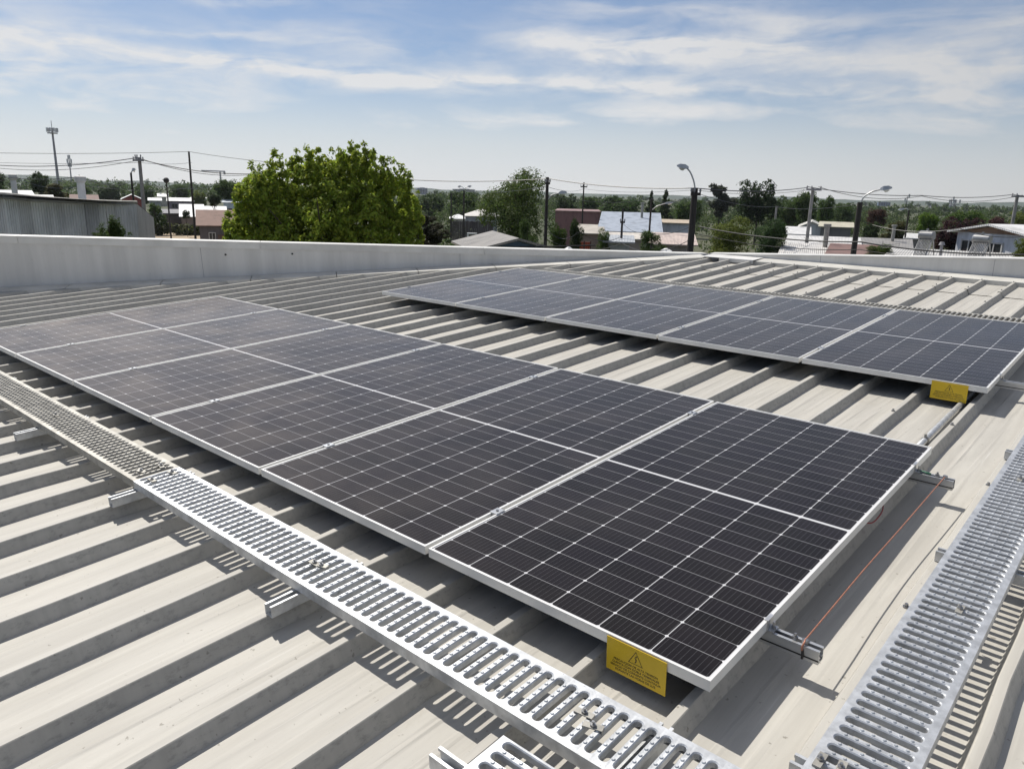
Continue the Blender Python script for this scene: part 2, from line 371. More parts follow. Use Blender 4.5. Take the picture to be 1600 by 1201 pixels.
# ------------------------------------------------------------------ setting: ground, hills, dirt lot, street
g = MB().prism([(-3300, -3300), (3300, -3300), (3300, 3300), (-3300, 3300)], -0.6, 0.0).build('ground', MT['ground']); tag(g, kind='structure')
def sheet(name, pts, z, m):
    b = MB(); b.add([(p[0], p[1], z) for p in pts], [tuple(range(len(pts)))]); o = b.build(name, m); tag(o, kind='structure'); return o
lot = [at(225, 340, 34), at(330, 340, 34), at(420, 340, 118), at(200, 340, 118)]
sheet('dirt_lot', lot, 0.012, MT['dirt'])
st0, st1, st2, st3 = at(500, 340, 21.5), at(1900, 340, 19), at(1900, 340, 27), at(500, 340, 29.5)
sheet('street', [st0, st1, st2, st3], 0.012, MT['asphalt'])
def ridge(D, prof, depth):
    b = MB(); n = len(prof)
    top = []; fr = []; bk = []
    for u, v in prof:
        p = at(u, v, D); top.append(p); f_ = at(u, v, D - depth); fr.append((f_.x, f_.y, 0.03)); k_ = at(u, v, D + depth); bk.append((k_.x, k_.y, 0.03))
    b.add(fr + [tuple(p) for p in top] + bk, [(i, i + 1, n + i + 1, n + i) for i in range(n - 1)] + [(n + i, n + i + 1, 2 * n + i + 1, 2 * n + i) for i in range(n - 1)])
    return b.build('hills', MT['hill'])
r2 = random.Random(3)
prof = []
for i in range(-20, 150):
    u = -300 + i * 18
    base = 281.4 + u / 1600 * 39.3
    hh = 1.8 + 1.3 * math.sin(u * 0.011) + 1.4 * math.sin(u * .031 + 1) + r2.uniform(-.6, .6)
    if u < 140: hh += 6
    if u > 1520: hh += 4
    prof.append((u, base - max(hh, 1.5)))
tag(ridge(2600, prof, 350), kind='structure')

# ------------------------------------------------------------------ the building under our feet
XR, PITCH, RT, PAN = -0.047, 0.326, -0.105, -0.160     # rib top edge, rib pitch, rib top, pan (roof coordinates)
WX, WY = -4.83, 9.2                                    # where the slanting parapet meets the rear parapet
WD = Vector((-0.56, -0.828)).normalized()              # direction of the slanting parapet, towards the viewer
WN = Vector((-WD.y, WD.x)); WN = WN if WN.x > 0 else -WN   # points into the roof
bld = rthing('building', 'our building with ribbed beige metal roof and grey parapet walls', 'building', (0, 0, 0))
def roof_sheet(y0, y1, dz, name, seed):
    rr = random.Random(seed); xs = []
    for k in range(36, -10, -1):
        xr = XR - PITCH * k
        xs += [(xr - .054, PAN, k), (xr - .0325, RT - .003, k), (xr - .029, RT, k), (xr - .003, RT, k), (xr, RT - .003, k), (xr + .0225, PAN, k)]
        a = xr + .0225; w_ = PITCH - .0765
        for q in (0.33, 0.67):
            xs += [(a + w_ * q - .016, PAN, None), (a + w_ * q - .005, PAN + .0013, None), (a + w_ * q + .005, PAN + .0013, None), (a + w_ * q + .016, PAN, None)]
    n = max(2, int((y1 - y0) / 0.28)); wob = {}
    for k in range(-10, 38):
        wob[k] = [(rr.gauss(0, .0013), rr.gauss(0, .0011)) for _ in range(n + 1)]
    b = MB(); m = len(xs)
    for j in range(n + 1):
        y = y0 + (y1 - y0) * j / n
        for x, z, k in xs:
            ox, oz = wob[k][j] if k is not None else (0, rr.gauss(0, .0006))
            b.v.append((x + ox, y, z + oz + dz))
    for j in range(n):
        for i in range(m - 1):
            b.f.append((j * m + i, j * m + i + 1, (j + 1) * m + i + 1, (j + 1) * m + i))
    o = b.build(name, MT['roof'], bld)
    bm = bmesh.new(); bm.from_mesh(o.data)
    p = Vector((WX, WY)) + WN * 0.29
    bmesh.ops.bisect_plane(bm, geom=bm.verts[:] + bm.edges[:] + bm.faces[:], plane_co=(p.x, p.y, 0), plane_no=(-WN.x, -WN.y, 0), clear_outer=True)
    bm.to_mesh(o.data); bm.free(); return o
roof_sheet(-5.0, 8.10, 0.0, 'roof', 1)
roof_sheet(8.02, 8.9, 0.006, 'roof', 2)
# flashings: an angle laid over the rib ends, its front leg reaching down to the pans
def angle(p0, p1, nrm, wid, zf, zb, name, leg=0.056):
    b = MB(); t = 0.003
    a, c = Vector(p0), Vector(p1); n2 = Vector(nrm)
    A = [(a, zf), (c, zf), (c - n2 * wid, zb), (a - n2 * wid, zb)]
    b.add([(p.x, p.y, z) for p, z in A] + [(p.x, p.y, z - t) for p, z in A], [(0, 1, 2, 3), (7, 6, 5, 4), (1, 0, 4, 5), (3, 2, 6, 7), (0, 3, 7, 4), (2, 1, 5, 6)])
    f = [a + n2 * .002, c + n2 * .002]
    b.add([(p.x, p.y, zf) for p in f] + [(p.x, p.y, zf - leg) for p in f] + [(p.x - n2.x * .002, p.y - n2.y * .002, zf - leg) for p in f], [(0, 1, 3, 2), (2, 3, 5, 4)])
    return b.build(name, MT['flash'], bld)
end = Vector((WX, WY)); far = end + WD * 16.5
L_ = 16.5
inner0 = end + WN * .30 + WD * .14; nseg = 15
for i in range(nseg):
    a0 = inner0 + WD * (L_ / nseg * i + (.009 if i else 0)); a1 = inner0 + WD * (L_ / nseg * (i + 1))
    angle(a0, a1, WN, .298, RT + .006, RT + .02, 'flashing')
for x0, x1 in ((-4.30, -1.52), (-1.515, 3.2)):
    angle((x0, 8.885), (x1, 8.885), (0, -1), .313, RT + .004, RT + .018, 'flashing')
fo = MB(); fo.box((-4.74, 8.83, RT + .0225), (-3.92, 9.186, RT + .0255)); fo.box((-4.45, 8.8275, RT - .03), (-3.92, 8.8300, RT + .0255)); fo.build('corner_flashing', MT['coping'], bld)
# parapets
def ztop_left(y): return 0.549 - 0.0791 * (y - 1.12)
def wallseg(b, p0, p1, nrm, th_, z0a, z0b, zta, ztb):
    a, c = Vector(p0), Vector(p1); n2 = Vector(nrm)
    q = [a, c, c - n2 * th_, a - n2 * th_]
    b.add([(p.x, p.y, z) for p, z in zip(q, (z0a, z0b, z0b, z0a))] + [(p.x, p.y, z) for p, z in zip(q, (zta, ztb, ztb, zta))],
          [(3, 2, 1, 0), (4, 5, 6, 7), (0, 1, 5, 4), (1, 2, 6, 5), (2, 3, 7, 6), (3, 0, 4, 7)])
b = MB(); wallseg(b, end, far, WN, .16, -.5, -.5, ztop_left(end.y) - .012, ztop_left(far.y) - .012); b.build('parapet', MT['parapet'], bld)
cuts = [0.0, .75, 3.55, 6.6, 9.45, 12.4, 16.5]
for i in range(len(cuts) - 1):
    a0 = end + WD * (cuts[i] + .003); a1 = end + WD * (cuts[i + 1] - .003)
    za, zb_ = ztop_left(a0.y), ztop_left(a1.y)
    b = MB(); wallseg(b, a0 + WN * .016, a1 + WN * .016, WN, .19, za - .012, zb_ - .012, za + .006, zb_ + .006)
    wallseg(b, a0 + WN * .012, a1 + WN * .012, WN, .008, za - .085, zb_ - .085, za - .0125, zb_ - .0125)
    b.build('coping', MT['coping'], bld)
rb = MB()
def ztop_rear(x): return -0.036 + 0.054 * (x + 3.95)
wallseg(rb, (WX, 9.2), (3.4, 9.2), (0, -1), .16, -.5, -.5, ztop_rear(WX) - .008, ztop_rear(3.4) - .008); rb.build('parapet', MT['parapet'], bld)
for x0, x1 in ((WX + .03, -2.0), (-1.995, .9), (.905, 3.4)):
    b = MB(); wallseg(b, (x0, 9.188), (x1, 9.188), (0, -1), .185, ztop_rear(x0) - .008, ztop_rear(x1) - .008, ztop_rear(x0) + .004, ztop_rear(x1) + .004); b.build('coping', MT['coping'], bld)
f0 = end - WN * .02; f1 = far - WN * .02
foot = [(f0.x, f0.y + .1), (f1.x, f1.y), (3.3, f1.y), (3.3, 9.3)]
bw = MB(); bw.prism(foot, -6.2, -.52); bw.build('wall', MT['masonry'], bld)
ee = MB(); ee.box((3.22, -4.4, -.5), (3.38, 9.19, .1)); ee.build('parapet', MT['parapet'], bld)
# joint marks and old fixings in the parapets
for s_, dz in ((2.9, -.25), (7.05, -.17), (6.2, -.14)):
    p = end + WD * s_ + WN * .004
    b = MB(); b.ball((p.x, p.y, ztop_left(p.y) + dz), (.014, .014, .012), 8, 5); b.build('wall_plug', MT['dark'], bld)
for s_ in (3.9, 7.35, 11.2):
    p = end + WD * s_; zt_ = ztop_left(p.y) - .088
    b = MB(); wallseg(b, p + WN * .0008, p + WD * .005 + WN * .0008, WN, .0008, -.09, -.09, zt_, zt_); b.build('joint', MT['lattice'], bld)
for x in (-3.1, -1.0, .8):
    b = MB(); wallseg(b, (x, 9.1992), (x + .005, 9.1992), (0, -1), .0008, -.09, -.09, ztop_rear(x) - .01, ztop_rear(x) - .01); b.build('joint', MT['lattice'], bld)
# screws over the upper rows of the sheets (hex head on a washer)
for k in range(1, 13):
    for y in (8.14, 8.84):
        x = XR - .016 - PITCH * k
        b = MB(); b.cyl((x, y, RT + .006), .011, .003, 10); b.cyl((x, y, RT + .009), .006, .011, 6); b.build('screw', MT['steel'], bld)
for k, y in ((-1, .9), (-1, 2.2), (0, 3.0), (1, 3.05), (3, 6.6), (5, 6.7), (7, 6.75), (2, 7.3), (4, 7.4), (6, 7.35)):
    x = XR - .016 - PITCH * k
    b = MB(); b.cyl((x, y, RT + .001), .011, .003, 10); b.cyl((x, y, RT + .004), .006, .010, 6); b.build('screw', MT['steel'], bld)

# ------------------------------------------------------------------ solar panels
P = PW + PG
proto = rthing('solar_module', 'x', 'solar panel', (0, 0, -.035), 'solar panels in two rows on the roof')
fr = MB(); LIP = .0075
for lo, hi in (((0, 0), (PW, .0018)), ((0, PL - .0018), (PW, PL)), ((0, .0018), (.0018, PL - .0018)), ((PW - .0018, .0018), (PW, PL - .0018))):
    fr.box((*lo, 0), (*hi, .0325))
def ring(b, o, z0, z1, w_):
    b.box((o, o, z0), (PW - o, o + w_, z1)); b.box((o, PL - o - w_, z0), (PW - o, PL - o, z1))
    b.box((o, o + w_, z0), (o + w_, PL - o - w_, z1)); b.box((PW - o - w_, o + w_, z0), (PW - o, PL - o - w_, z1))
ring(fr, 0, .0325, .035, LIP); ring(fr, .0018, 0, .0018, .028)
frame = fr.build('frame', MT['frame'], proto)
gl = MB(); gl.box((.002, .002, .0275), (PW - .002, PL - .002, .0322)); glass = gl.build('glass', MT['cells'], proto)
jb = MB(); jb.box((PW / 2 - .06, PL / 2 - .03, .010), (PW / 2 + .06, PL / 2 + .03, .0272)); jb.build('junction_box', MT['blackpvc'], proto)
BY = 3.527
ordinal = ['', 'second', 'third', 'fourth', 'fifth', 'sixth']
flab = ['black solar panel at the right end of the front row, nearest the viewer',
        'second solar panel from the right in the front row, beside the nearest one',
        'third solar panel from the right in the front row, dusty dark glass',
        'third solar panel from the left in the front row, brownish with dust and warm glare',
        'second solar panel from the left in the front row, hazy grey glass',
        'solar panel at the far left end of the front row, cut by photo edge']
blab = ['solar panel at the right end of the back row, above small yellow sign',
        'second solar panel from the right in the back row',
        'middle solar panel of the five in the back row, bluish glass',
        'second solar panel from the left in the back row, blue with sky',
        'solar panel at the left end of the back row, below the grey parapet']
for k in range(6):
    o = proto if k == 0 else dup(proto)
    o['label'] = flab[k]; put_r(o, (-P * k - PW, 0 + rnd.uniform(-.003, .003), -.035 + rnd.uniform(-.0015, .0015)))
for k in range(5):
    o = dup(proto); o['label'] = blab[k]; put_r(o, (-P * k - PW, BY + rnd.uniform(-.003, .003), -.035 + rnd.uniform(-.0015, .0015)))

# rails with feet and clamps
def rail(y, n, label, zt=-.0365):
    x0, x1 = -P * n - .06 + PG, .162
    t = rthing('mounting_rail', label, 'rail', (x0, y, zt - .044), 'aluminium rails under the panels')
    L = x1 - x0; b = MB()
    b.box((0, -.019, 0), (L, .019, .004))
    for s_ in (-1, 1):
        ya, yb = sorted((s_ * .019, s_ * .016)); b.box((0, ya, .004), (L, yb, .044))
        ya, yb = sorted((s_ * .016, s_ * .008)); b.box((0, ya, .0405), (L, yb, .0438))
        ya, yb = sorted((s_ * .016, s_ * .004)); b.box((0, ya, .016), (L, yb, .0185))
    b.build('profile', MT['alu'], t)
    gz = MB()
    for s_ in (-1, 1): gz.box((0, s_ * .0192 - .0004, .009), (L, s_ * .0192 + .0004, .014))
    gz.build('groove', MT['dark'], t)
    for k in range(n + 1):            # clamps
        xx = (-P * k + PG / 2 if k else .0) - x0
        c = MB()
        if k == 0:
            c.box((xx - .009, -.02, .0795 + .0005), (xx + .004, .02, .0835)); c.box((xx + .001, -.02, .046), (xx + .004, .02, .0795)); c.box((xx + .004, -.02, .046), (xx + .022, .02, .050))
            bo = MB(); bo.cyl((xx + .014, 0, .050), .0075, .008, 6); bo.cyl((xx + .014, 0, .058), .004, .016, 8)
        elif k == n:
            xx = -P * n + PG - x0
            c.box((xx - .004, -.02, .080), (xx + .009, .02, .0835)); c.box((xx - .004, -.02, .046), (xx - .001, .02, .080)); c.box((xx - .022, -.02, .046), (xx - .004, .02, .050))
            bo = MB(); bo.cyl((xx - .014, 0, .050), .0075, .008, 6)
        else:
            xx += 0.0
            c.box((xx - .019, -.024, .0802), (xx + .019, .024, .0832)); c.box((xx - .007, -.024, .046), (xx + .007, .024, .0802))
            bo = MB(); bo.cyl((xx, 0, .0832), .006, .005, 6)
        cl = c.build('clamp', MT['alu'], t); bo.build('bolt', MT['steel'], cl)
    for k in range(0, int(L / PITCH), 4):   # angle feet on the ribs
        xx = XR - .016 - PITCH * k - x0; zf = RT - (zt - .044)
        f = MB(); f.box((xx - .02, -.055, zf + .002), (xx + .02, -.0205, zf + .006)); f.box((xx - .02, -.0245, zf + .006), (xx + .02, -.0205, .040)); f.cyl((xx, -.042, zf + .006), .008, .008, 6)
        f.build('foot', MT['alu'], t)
    return t
rail(.385, 6, 'aluminium rail sticking out at the near right corner of the front panels')
rail(1.985, 6, 'aluminium rail sticking out at the far right corner of the front panels')
rail(BY + .385, 5, 'aluminium rail sticking out at the near right corner of the back panels')
rail(BY + 1.91, 5, 'aluminium rail hidden under the far side of the back panels')

# ------------------------------------------------------------------ yellow warning signs
def text_mesh(body, size, name, parent, loc, m):
    cu = bpy.data.curves.new(name, 'FONT'); cu.body = body; cu.size = size; cu.align_x = 'CENTER'; cu.align_y = 'CENTER'; cu.extrude = 0.0002; cu.offset = size * .004
    tmp = bpy.data.objects.new('tmp', cu); COL.objects.link(tmp)
    dg = bpy.context.evaluated_depsgraph_get(); me = bpy.data.meshes.new_from_object(tmp.evaluated_get(dg))
    bpy.data.objects.remove(tmp)
    me.transform(Matrix.Translation(loc) @ Matrix.Rotation(math.pi / 2, 4, 'X')); me.materials.clear(); me.materials.append(m)
    o = bpy.data.objects.new(name, me); COL.objects.link(o); o.parent = parent; return o
SWD, SHT = .204, .112
sg = rthing('warning_sign', 'large yellow warning sign hanging from the near panel row edge', 'sign', (-.132 - SWD, -.005, -.006 - SHT), 'yellow warning signs')
b = MB(); b.box((0, -.0012, 0), (SWD, 0.0006, SHT)); b.build('plate', MT['yellow'], sg)
def tri_ring(cx, zb, wd, ht, t_, y):
    k = t_ * 1.9; o = [(cx - wd / 2, zb), (cx + wd / 2, zb), (cx, zb + ht)]; i = [(cx - wd / 2 + k, zb + t_), (cx + wd / 2 - k, zb + t_), (cx, zb + ht - k * 1.15)]
    b = MB(); b.add([(x, y, z) for x, z in o + i], [(0, 1, 4, 3), (1, 2, 5, 4), (2, 0, 3, 5)]); return b
tr = tri_ring(SWD / 2, .058, .050, .044, .0016, -.0018)
cx = SWD / 2
tr.add([(x, -.0018, z) for x, z in ((cx + .0035, .090), (cx - .0045, .079), (cx - .001, .079), (cx - .0015, .0815), (cx + .003, .0815))], [(0, 1, 2, 3, 4)])
tr.add([(x, -.0018, z) for x, z in ((cx - .0005, .079), (cx + .0042, .0775), (cx + .0012, .068), (cx + .0032, .0685), (cx - .0005, .0625), (cx - .0028, .0672), (cx - .0008, .067), (cx + .001, .0745), (cx - .002, .0745))], [(0, 8, 7, 1), (7, 2, 3, 1), (6, 5, 4, 3), (7, 6, 3, 2)])
tr.build('warning_triangle', MT['ink'], sg)
for i, s_ in enumerate(('PRECAUCION DE ALTA TENSION', 'CUENTA CON DOBLE TERMINALES', 'SERVICIO DE CORRIENTE CONTINUA', 'DURANTE LAS HORAS DE LUZ')):
    text_mesh(s_, .0102, 'lettering', sg, (SWD / 2, -.0016, .047 - i * .0112), MT['ink'])
s2 = dup(sg, 'small looking yellow warning sign under the back panel row, further away'); put_r(s2, (-.305, BY - .005, -.006 - SHT))

# ------------------------------------------------------------------ perforated steel planks
SP = .042; PWID = .216
def plank_mesh(n, bumps=True, hgt=.038):
    """plank along +X, n slots, slots across; z=0 on top"""
    b = MB(); hw = SP / 2; a = .0122; vl = .086     # half slot width, half slot length
    ang = [math.pi * k / 6 for k in range(7)]
    base = [(a * math.cos(t), vl - a + a * math.sin(t)) for t in ang]
    base += [(-a, y) for y in (.04, 0, -.04)] + [(a * math.cos(t + math.pi), -(vl - a) + a * math.sin(t + math.pi)) for t in ang] + [(a, y) for y in (-.04, 0, .04)]
    outer = []
    for x, y in base:
        if y > vl - a + 1e-6: k = (y - (vl - a)) / a; xx = hw * (1 if x > 0 else -1) if abs(x) > a * .75 else x * hw / a; outer.append((xx, PWID / 2 if k > .45 else PWID / 2))
        elif y < -(vl - a) - 1e-6: k = 1; xx = hw * (1 if x > 0 else -1) if abs(x) > a * .75 else x * hw / a; outer.append((xx, -PWID / 2))
        else: outer.append((hw if x > 0 else -hw, y))
    m = len(base)
    for c in range(n):
        cx = (c + .5) * SP; o = len(b.v)
        b.v += [(cx + x, y, 0) for x, y in outer]
        b.v += [(cx + x * 1.20, y + (.003 if y > 0 else -.003 if y < 0 else 0), 0.0003) for x, y in base]
        b.v += [(cx + x, y, -.003) for x, y in base]
        b.v += [(cx + x * .93, y, -.019) for x, y in base]
        for r_ in range(3):
            for i in range(m):
                j = (i + 1) % m; b.f.append((o + r_ * m + i, o + r_ * m + j, o + (r_ + 1) * m + j, o + (r_ + 1) * m + i))
        if bumps and c:
            for q in range(6):
                b.dome((c * SP, -.066 + q * .0265, 0.0), .0060, .0034, 8)
    L = n * SP
    for s_ in (-1, 1):
        y = s_ * PWID / 2; y2 = y - s_ * .002; yr = y - s_ * .012
        b.add([(0, y, 0), (L, y, 0), (L, y, -hgt), (0, y, -hgt), (0, y2, 0 - .001), (L, y2, -.001), (L, y2, -hgt + .002), (0, y2, -hgt + .002), (0, yr, -hgt), (L, yr, -hgt), (0, yr, -hgt + .002), (L, yr, -hgt + .002)],
              [(0, 1, 2, 3), (7, 6, 5, 4), (3, 2, 9, 8), (7, 10, 11, 6), (8, 9, 11, 10), (0, 3, 8, 10, 7, 4), (1, 5, 6, 11, 9, 2)])
    return b
def clip(parent, x, y, rot=0.0):
    b = MB(); Mx = Matrix.Translation((x, y, 0)) @ Matrix.Rotation(rot, 4, 'Z')
    b.box((-.024, -.010, .0035), (.024, .010, .0065), Mx); b.box((-.027, -.010, -.006), (-.024, .010, .0065), Mx); b.box((.024, -.010, -.006), (.027, .010, .0065), Mx)
    c = b.build('clip', MT['galv_dull'], parent)
    n = MB(); n.cyl((x, y, .0065), .0085, .006, 6); n.cyl((x, y, .0125), .004, .008, 8); n.build('nut', MT['steel'], c)
ZG = -.018
def plank(label, n, loc, rotz, m, bumps=True, clips=(), roll=0.0, hgt=.038):
    t = rthing('walkway_plank', label, 'walkway plank', loc, 'perforated steel walkway planks', rotz)
    pl = plank_mesh(n, bumps, hgt).build('deck', m, t)
    for x, y, r_ in clips: clip(t, x, y, r_)
    if roll:
        t.rotation_euler = (RM @ Matrix.Rotation(rotz, 4, 'Z') @ Matrix.Rotation(roll, 4, 'X')).to_euler()
    return t
YF = -.324
plank('bright galvanised walkway plank running along the front of the near panels', 70, (-2.655, YF, ZG), 0, MT['galv'], clips=[(.065, -.05, 0), (1.27, .0, 0), (1.302, .006, .25), (2.46, .012, .1), (2.505, -.012, .3), (.05, .05, .2)])
plank('dull weathered walkway plank at the left, in line with the bright one', 72, (-2.663 - 72 * SP, YF + .004, ZG - .002), 0, MT['galv_dull'], clips=[(2.95, -.04, .2), (2.96, .05, -.2), (1.72, 0, 0), (.5, 0, 0)])
plank('walkway plank along the right side of the photo, blue grey with sky', 72, (.403, -.14, ZG - .012), math.pi / 2, MT['galv'], clips=[(.085, .035, .1), (1.0, -.02, 0), (.08, .082, 0), (2.3, .02, 0)])
plank('short walkway plank end at the bottom edge of the photo', 30, (-.302 + PWID / 2 - .002, -.505 - 30 * SP, ZG + .002), math.pi / 2, MT['galv'], hgt=.034)
plank('walkway plank behind the back panels, only its slotted top showing, left part', 68, (-2.79 - 68 * SP, BY + PL + .30, ZG - .02), 0, MT['galv_dull'], bumps=False)
plank('walkway plank behind the back panels, only its slotted top showing, right part', 80, (-2.78, BY + PL + .30, ZG - .018), 0, MT['galv_dull'], bumps=False, clips=[(.06, 0, 0)])

# strut channels that carry the planks
def channel(label, L, loc, rotz):
    t = rthing('strut_channel', label, 'strut channel', loc, 'steel strut channels under the planks', rotz)
    b = MB(); b.box((0, -.0205, 0), (L, .0205, .0025))
    for s_ in (-1, 1):
        ya, yb = sorted((s_ * .0205, s_ * .018)); b.box((0, ya, .0025), (L, yb, .041))
        ya, yb = sorted((s_ * .018, s_ * .011)); b.box((0, ya, .0385), (L, yb, .0409))
        ya, yb = sorted((s_ * .0135, s_ * .011)); b.box((0, ya, .032), (L, yb, .0385))
    b.build('profile', MT['galv'], t)
    n = MB(); n.cyl((L - .05, 0, .0415), .007, .018, 6); n.build('bolt', MT['steel'], t)
    return t
ZC = RT + .0035
for i, (k, lb) in enumerate(((0, 'strut channel under the near end of the bright plank, mostly hidden'), (4, 'strut channel poking out under the middle of the bright plank'), (8, 'strut channel poking out below the joint between bright and dull planks'), (12, 'strut channel poking out under the dull plank at the left'), (16, 'strut channel under the dull plank beyond the left photo edge'))):
    channel(lb, .385, (XR + .010 - PITCH * k, -.545, ZC), math.pi / 2)
channel('strut channel at the bottom edge beside the short plank end', .42, (-.435, -.62, ZC), 0)
for y, lb in ((-.055, 'strut channel at the bottom right, under the near end of right plank'), (1.31, 'strut channel under the middle of the right walkway plank'), (2.62, 'strut channel under the right plank beside the photo edge')):
    channel(lb, .34, (.255, y, ZC), 0)
for x in (-5.0, -3.7, -2.4, -1.1, .1):
    pass

# ------------------------------------------------------------------ cables and conduit
def bez(pts, n=12):
    """Catmull-Rom through the points"""
    pts = [Vector(p) for p in pts]; out = []
    for i in range(len(pts) - 1):
        p0, p1, p2, p3 = pts[max(i - 1, 0)], pts[i], pts[i + 1], pts[min(i + 2, len(pts) - 1)]
        for k in range(n):
            t = k / n; out.append(.5 * ((2 * p1) + (p2 - p0) * t + (2 * p0 - 5 * p1 + 4 * p2 - p3) * t * t + (3 * p1 - p0 - 3 * p2 + p3) * t ** 3))
    out.append(pts[-1]); return out
t = rthing('earth_wire', 'bare copper wire stretched between the two front rail ends', 'wire', (.112, .385, -.03))
b = MB(); b.tube(bez([(0, 0, .004), (-.001, .2, .001), (-.004, .55, -.006), (.001, .95, -.008), (.007, 1.3, -.003), (.012, 1.6, .002)]), .0024, 7)
b.tube(bez([(0, 0, .004), (.002, -.012, .002), (.0, -.021, -.010), (.002, -.0225, -.024)], 6), .003, 6)
b.build('strand', MT['copper'], t, True)
for yy in (0, 1.6):
    b = MB(); b.cyl((0 if not yy else .012, yy, -.0065), .010, .012, 8); b.cyl((-.03 if not yy else -.02, yy, -.0065), .009, .010, 6); b.cyl((-.03 if not yy else -.02, yy, .0035), .0045, .010, 8)
    b.build('lug', MT['steel'], t)
b = MB(); b.tube(bez([(.002, -.0225, -.02), (.004, -.0225, -.036), (.003, -.022, -.048)], 5), .004, 6); b.build('tape', MT['blackpvc'], t)
t = rthing('green_cable', 'short green cable lying on the far front rail end', 'cable', (.03, 1.985, -.034))
b = MB(); b.tube(bez([(-.03, .01, 0), (0, .004, .004), (.02, -.004, .005), (.036, 0, .003)], 6), .004, 6); b.build('jacket', MT['greenpvc'], t, True)
t = rthing('red_cable', 'dark red cable hanging under the right frame of the front panels', 'cable', (.004, 1.3, -.04))
b = MB(); b.tube(bez([(-.02, .02, -.004), (.0, .06, -.014), (.004, .12, -.016), (.002, .19, -.008), (-.012, .24, .002)], 8), .0028, 6); b.build('jacket', MT['redpvc'], t, True)
t = rthing('conduit_pipe', 'pale steel conduit running between the front and back panels', 'pipe', (-.128, 1.9, -.128))
b = MB(); b.tube([(0, 0, 0), (0, 2.1, 0)], .0165, 14); b.build('tube', MT['galv'], t, True)
b = MB(); b.tube([(0, .80, 0), (0, .825, 0)], .0195, 14); b.box((-.005, .803, .018), (.005, .822, .036)); b.build('clamp', MT['galv_dull'], t)
b = MB(); b.box((-.03, .79, -.031), (.03, .835, -.0205)); b.build('foot', MT['galv_dull'], t)

# ------------------------------------------------------------------ foliage
def leaves(cent, n_sub, n_leaf, size, seed, up=0.25, spread=0.33):
    """cent: ellipsoids (x,y,z,rx,ry,rz). Sprays of leaf blades gathered round points near each ellipsoid's skin."""
    g = np.random.default_rng(seed); cent = np.asarray(cent, float)
    wgt = (cent[:, 3] * cent[:, 4] + cent[:, 3] * cent[:, 5] + cent[:, 4] * cent[:, 5]); wgt /= wgt.sum()
    ci = g.choice(len(cent), n_sub, p=wgt)
    d = g.normal(size=(n_sub, 3)); d /= np.linalg.norm(d, axis=1)[:, None]
    rad = g.uniform(0.35, 1.0, n_sub) ** 0.45
    sub = cent[ci, :3] + d * rad[:, None] * cent[ci, 3:]
    sr = cent[ci, 3:].mean(axis=1) * spread * g.uniform(.5, 1.2, n_sub)
    k = g.integers(0, n_sub, n_leaf)
    e = g.normal(size=(n_leaf, 3)); e /= np.linalg.norm(e, axis=1)[:, None]
    rr = g.uniform(0, 1, n_leaf) ** 0.5
    p = sub[k] + e * (rr * sr[k])[:, None] * np.array([1, 1, .8])
    nrm = e + d[k] * .5 + np.array([0, 0, up * 2]) + g.normal(size=(n_leaf, 3)) * .5
    nrm /= np.linalg.norm(nrm, axis=1)[:, None]
    a = g.normal(size=(n_leaf, 3)); a -= nrm * (a * nrm).sum(1)[:, None]; a[:, 2] -= .25
    a /= np.linalg.norm(a, axis=1)[:, None]; b = np.cross(nrm, a)
    s = size * g.uniform(.55, 1.3, n_leaf)[:, None]
    v = np.stack([p, p + a * s * .5 + b * s * .27, p + a * s, p + a * s * .5 - b * s * .27], 1).reshape(-1, 3)
    return v
def quad_mesh(name, v, m):
    n = len(v) // 4; me = bpy.data.meshes.new(name)
    me.vertices.add(len(v)); me.vertices.foreach_set('co', v.astype(np.float32).ravel())
    me.loops.add(4 * n); me.loops.foreach_set('vertex_index', np.arange(4 * n, dtype=np.int32))
    me.polygons.add(n); me.polygons.foreach_set('loop_start', np.arange(0, 4 * n, 4, dtype=np.int32))
    me.update(calc_edges=True); me.materials.append(m); return me
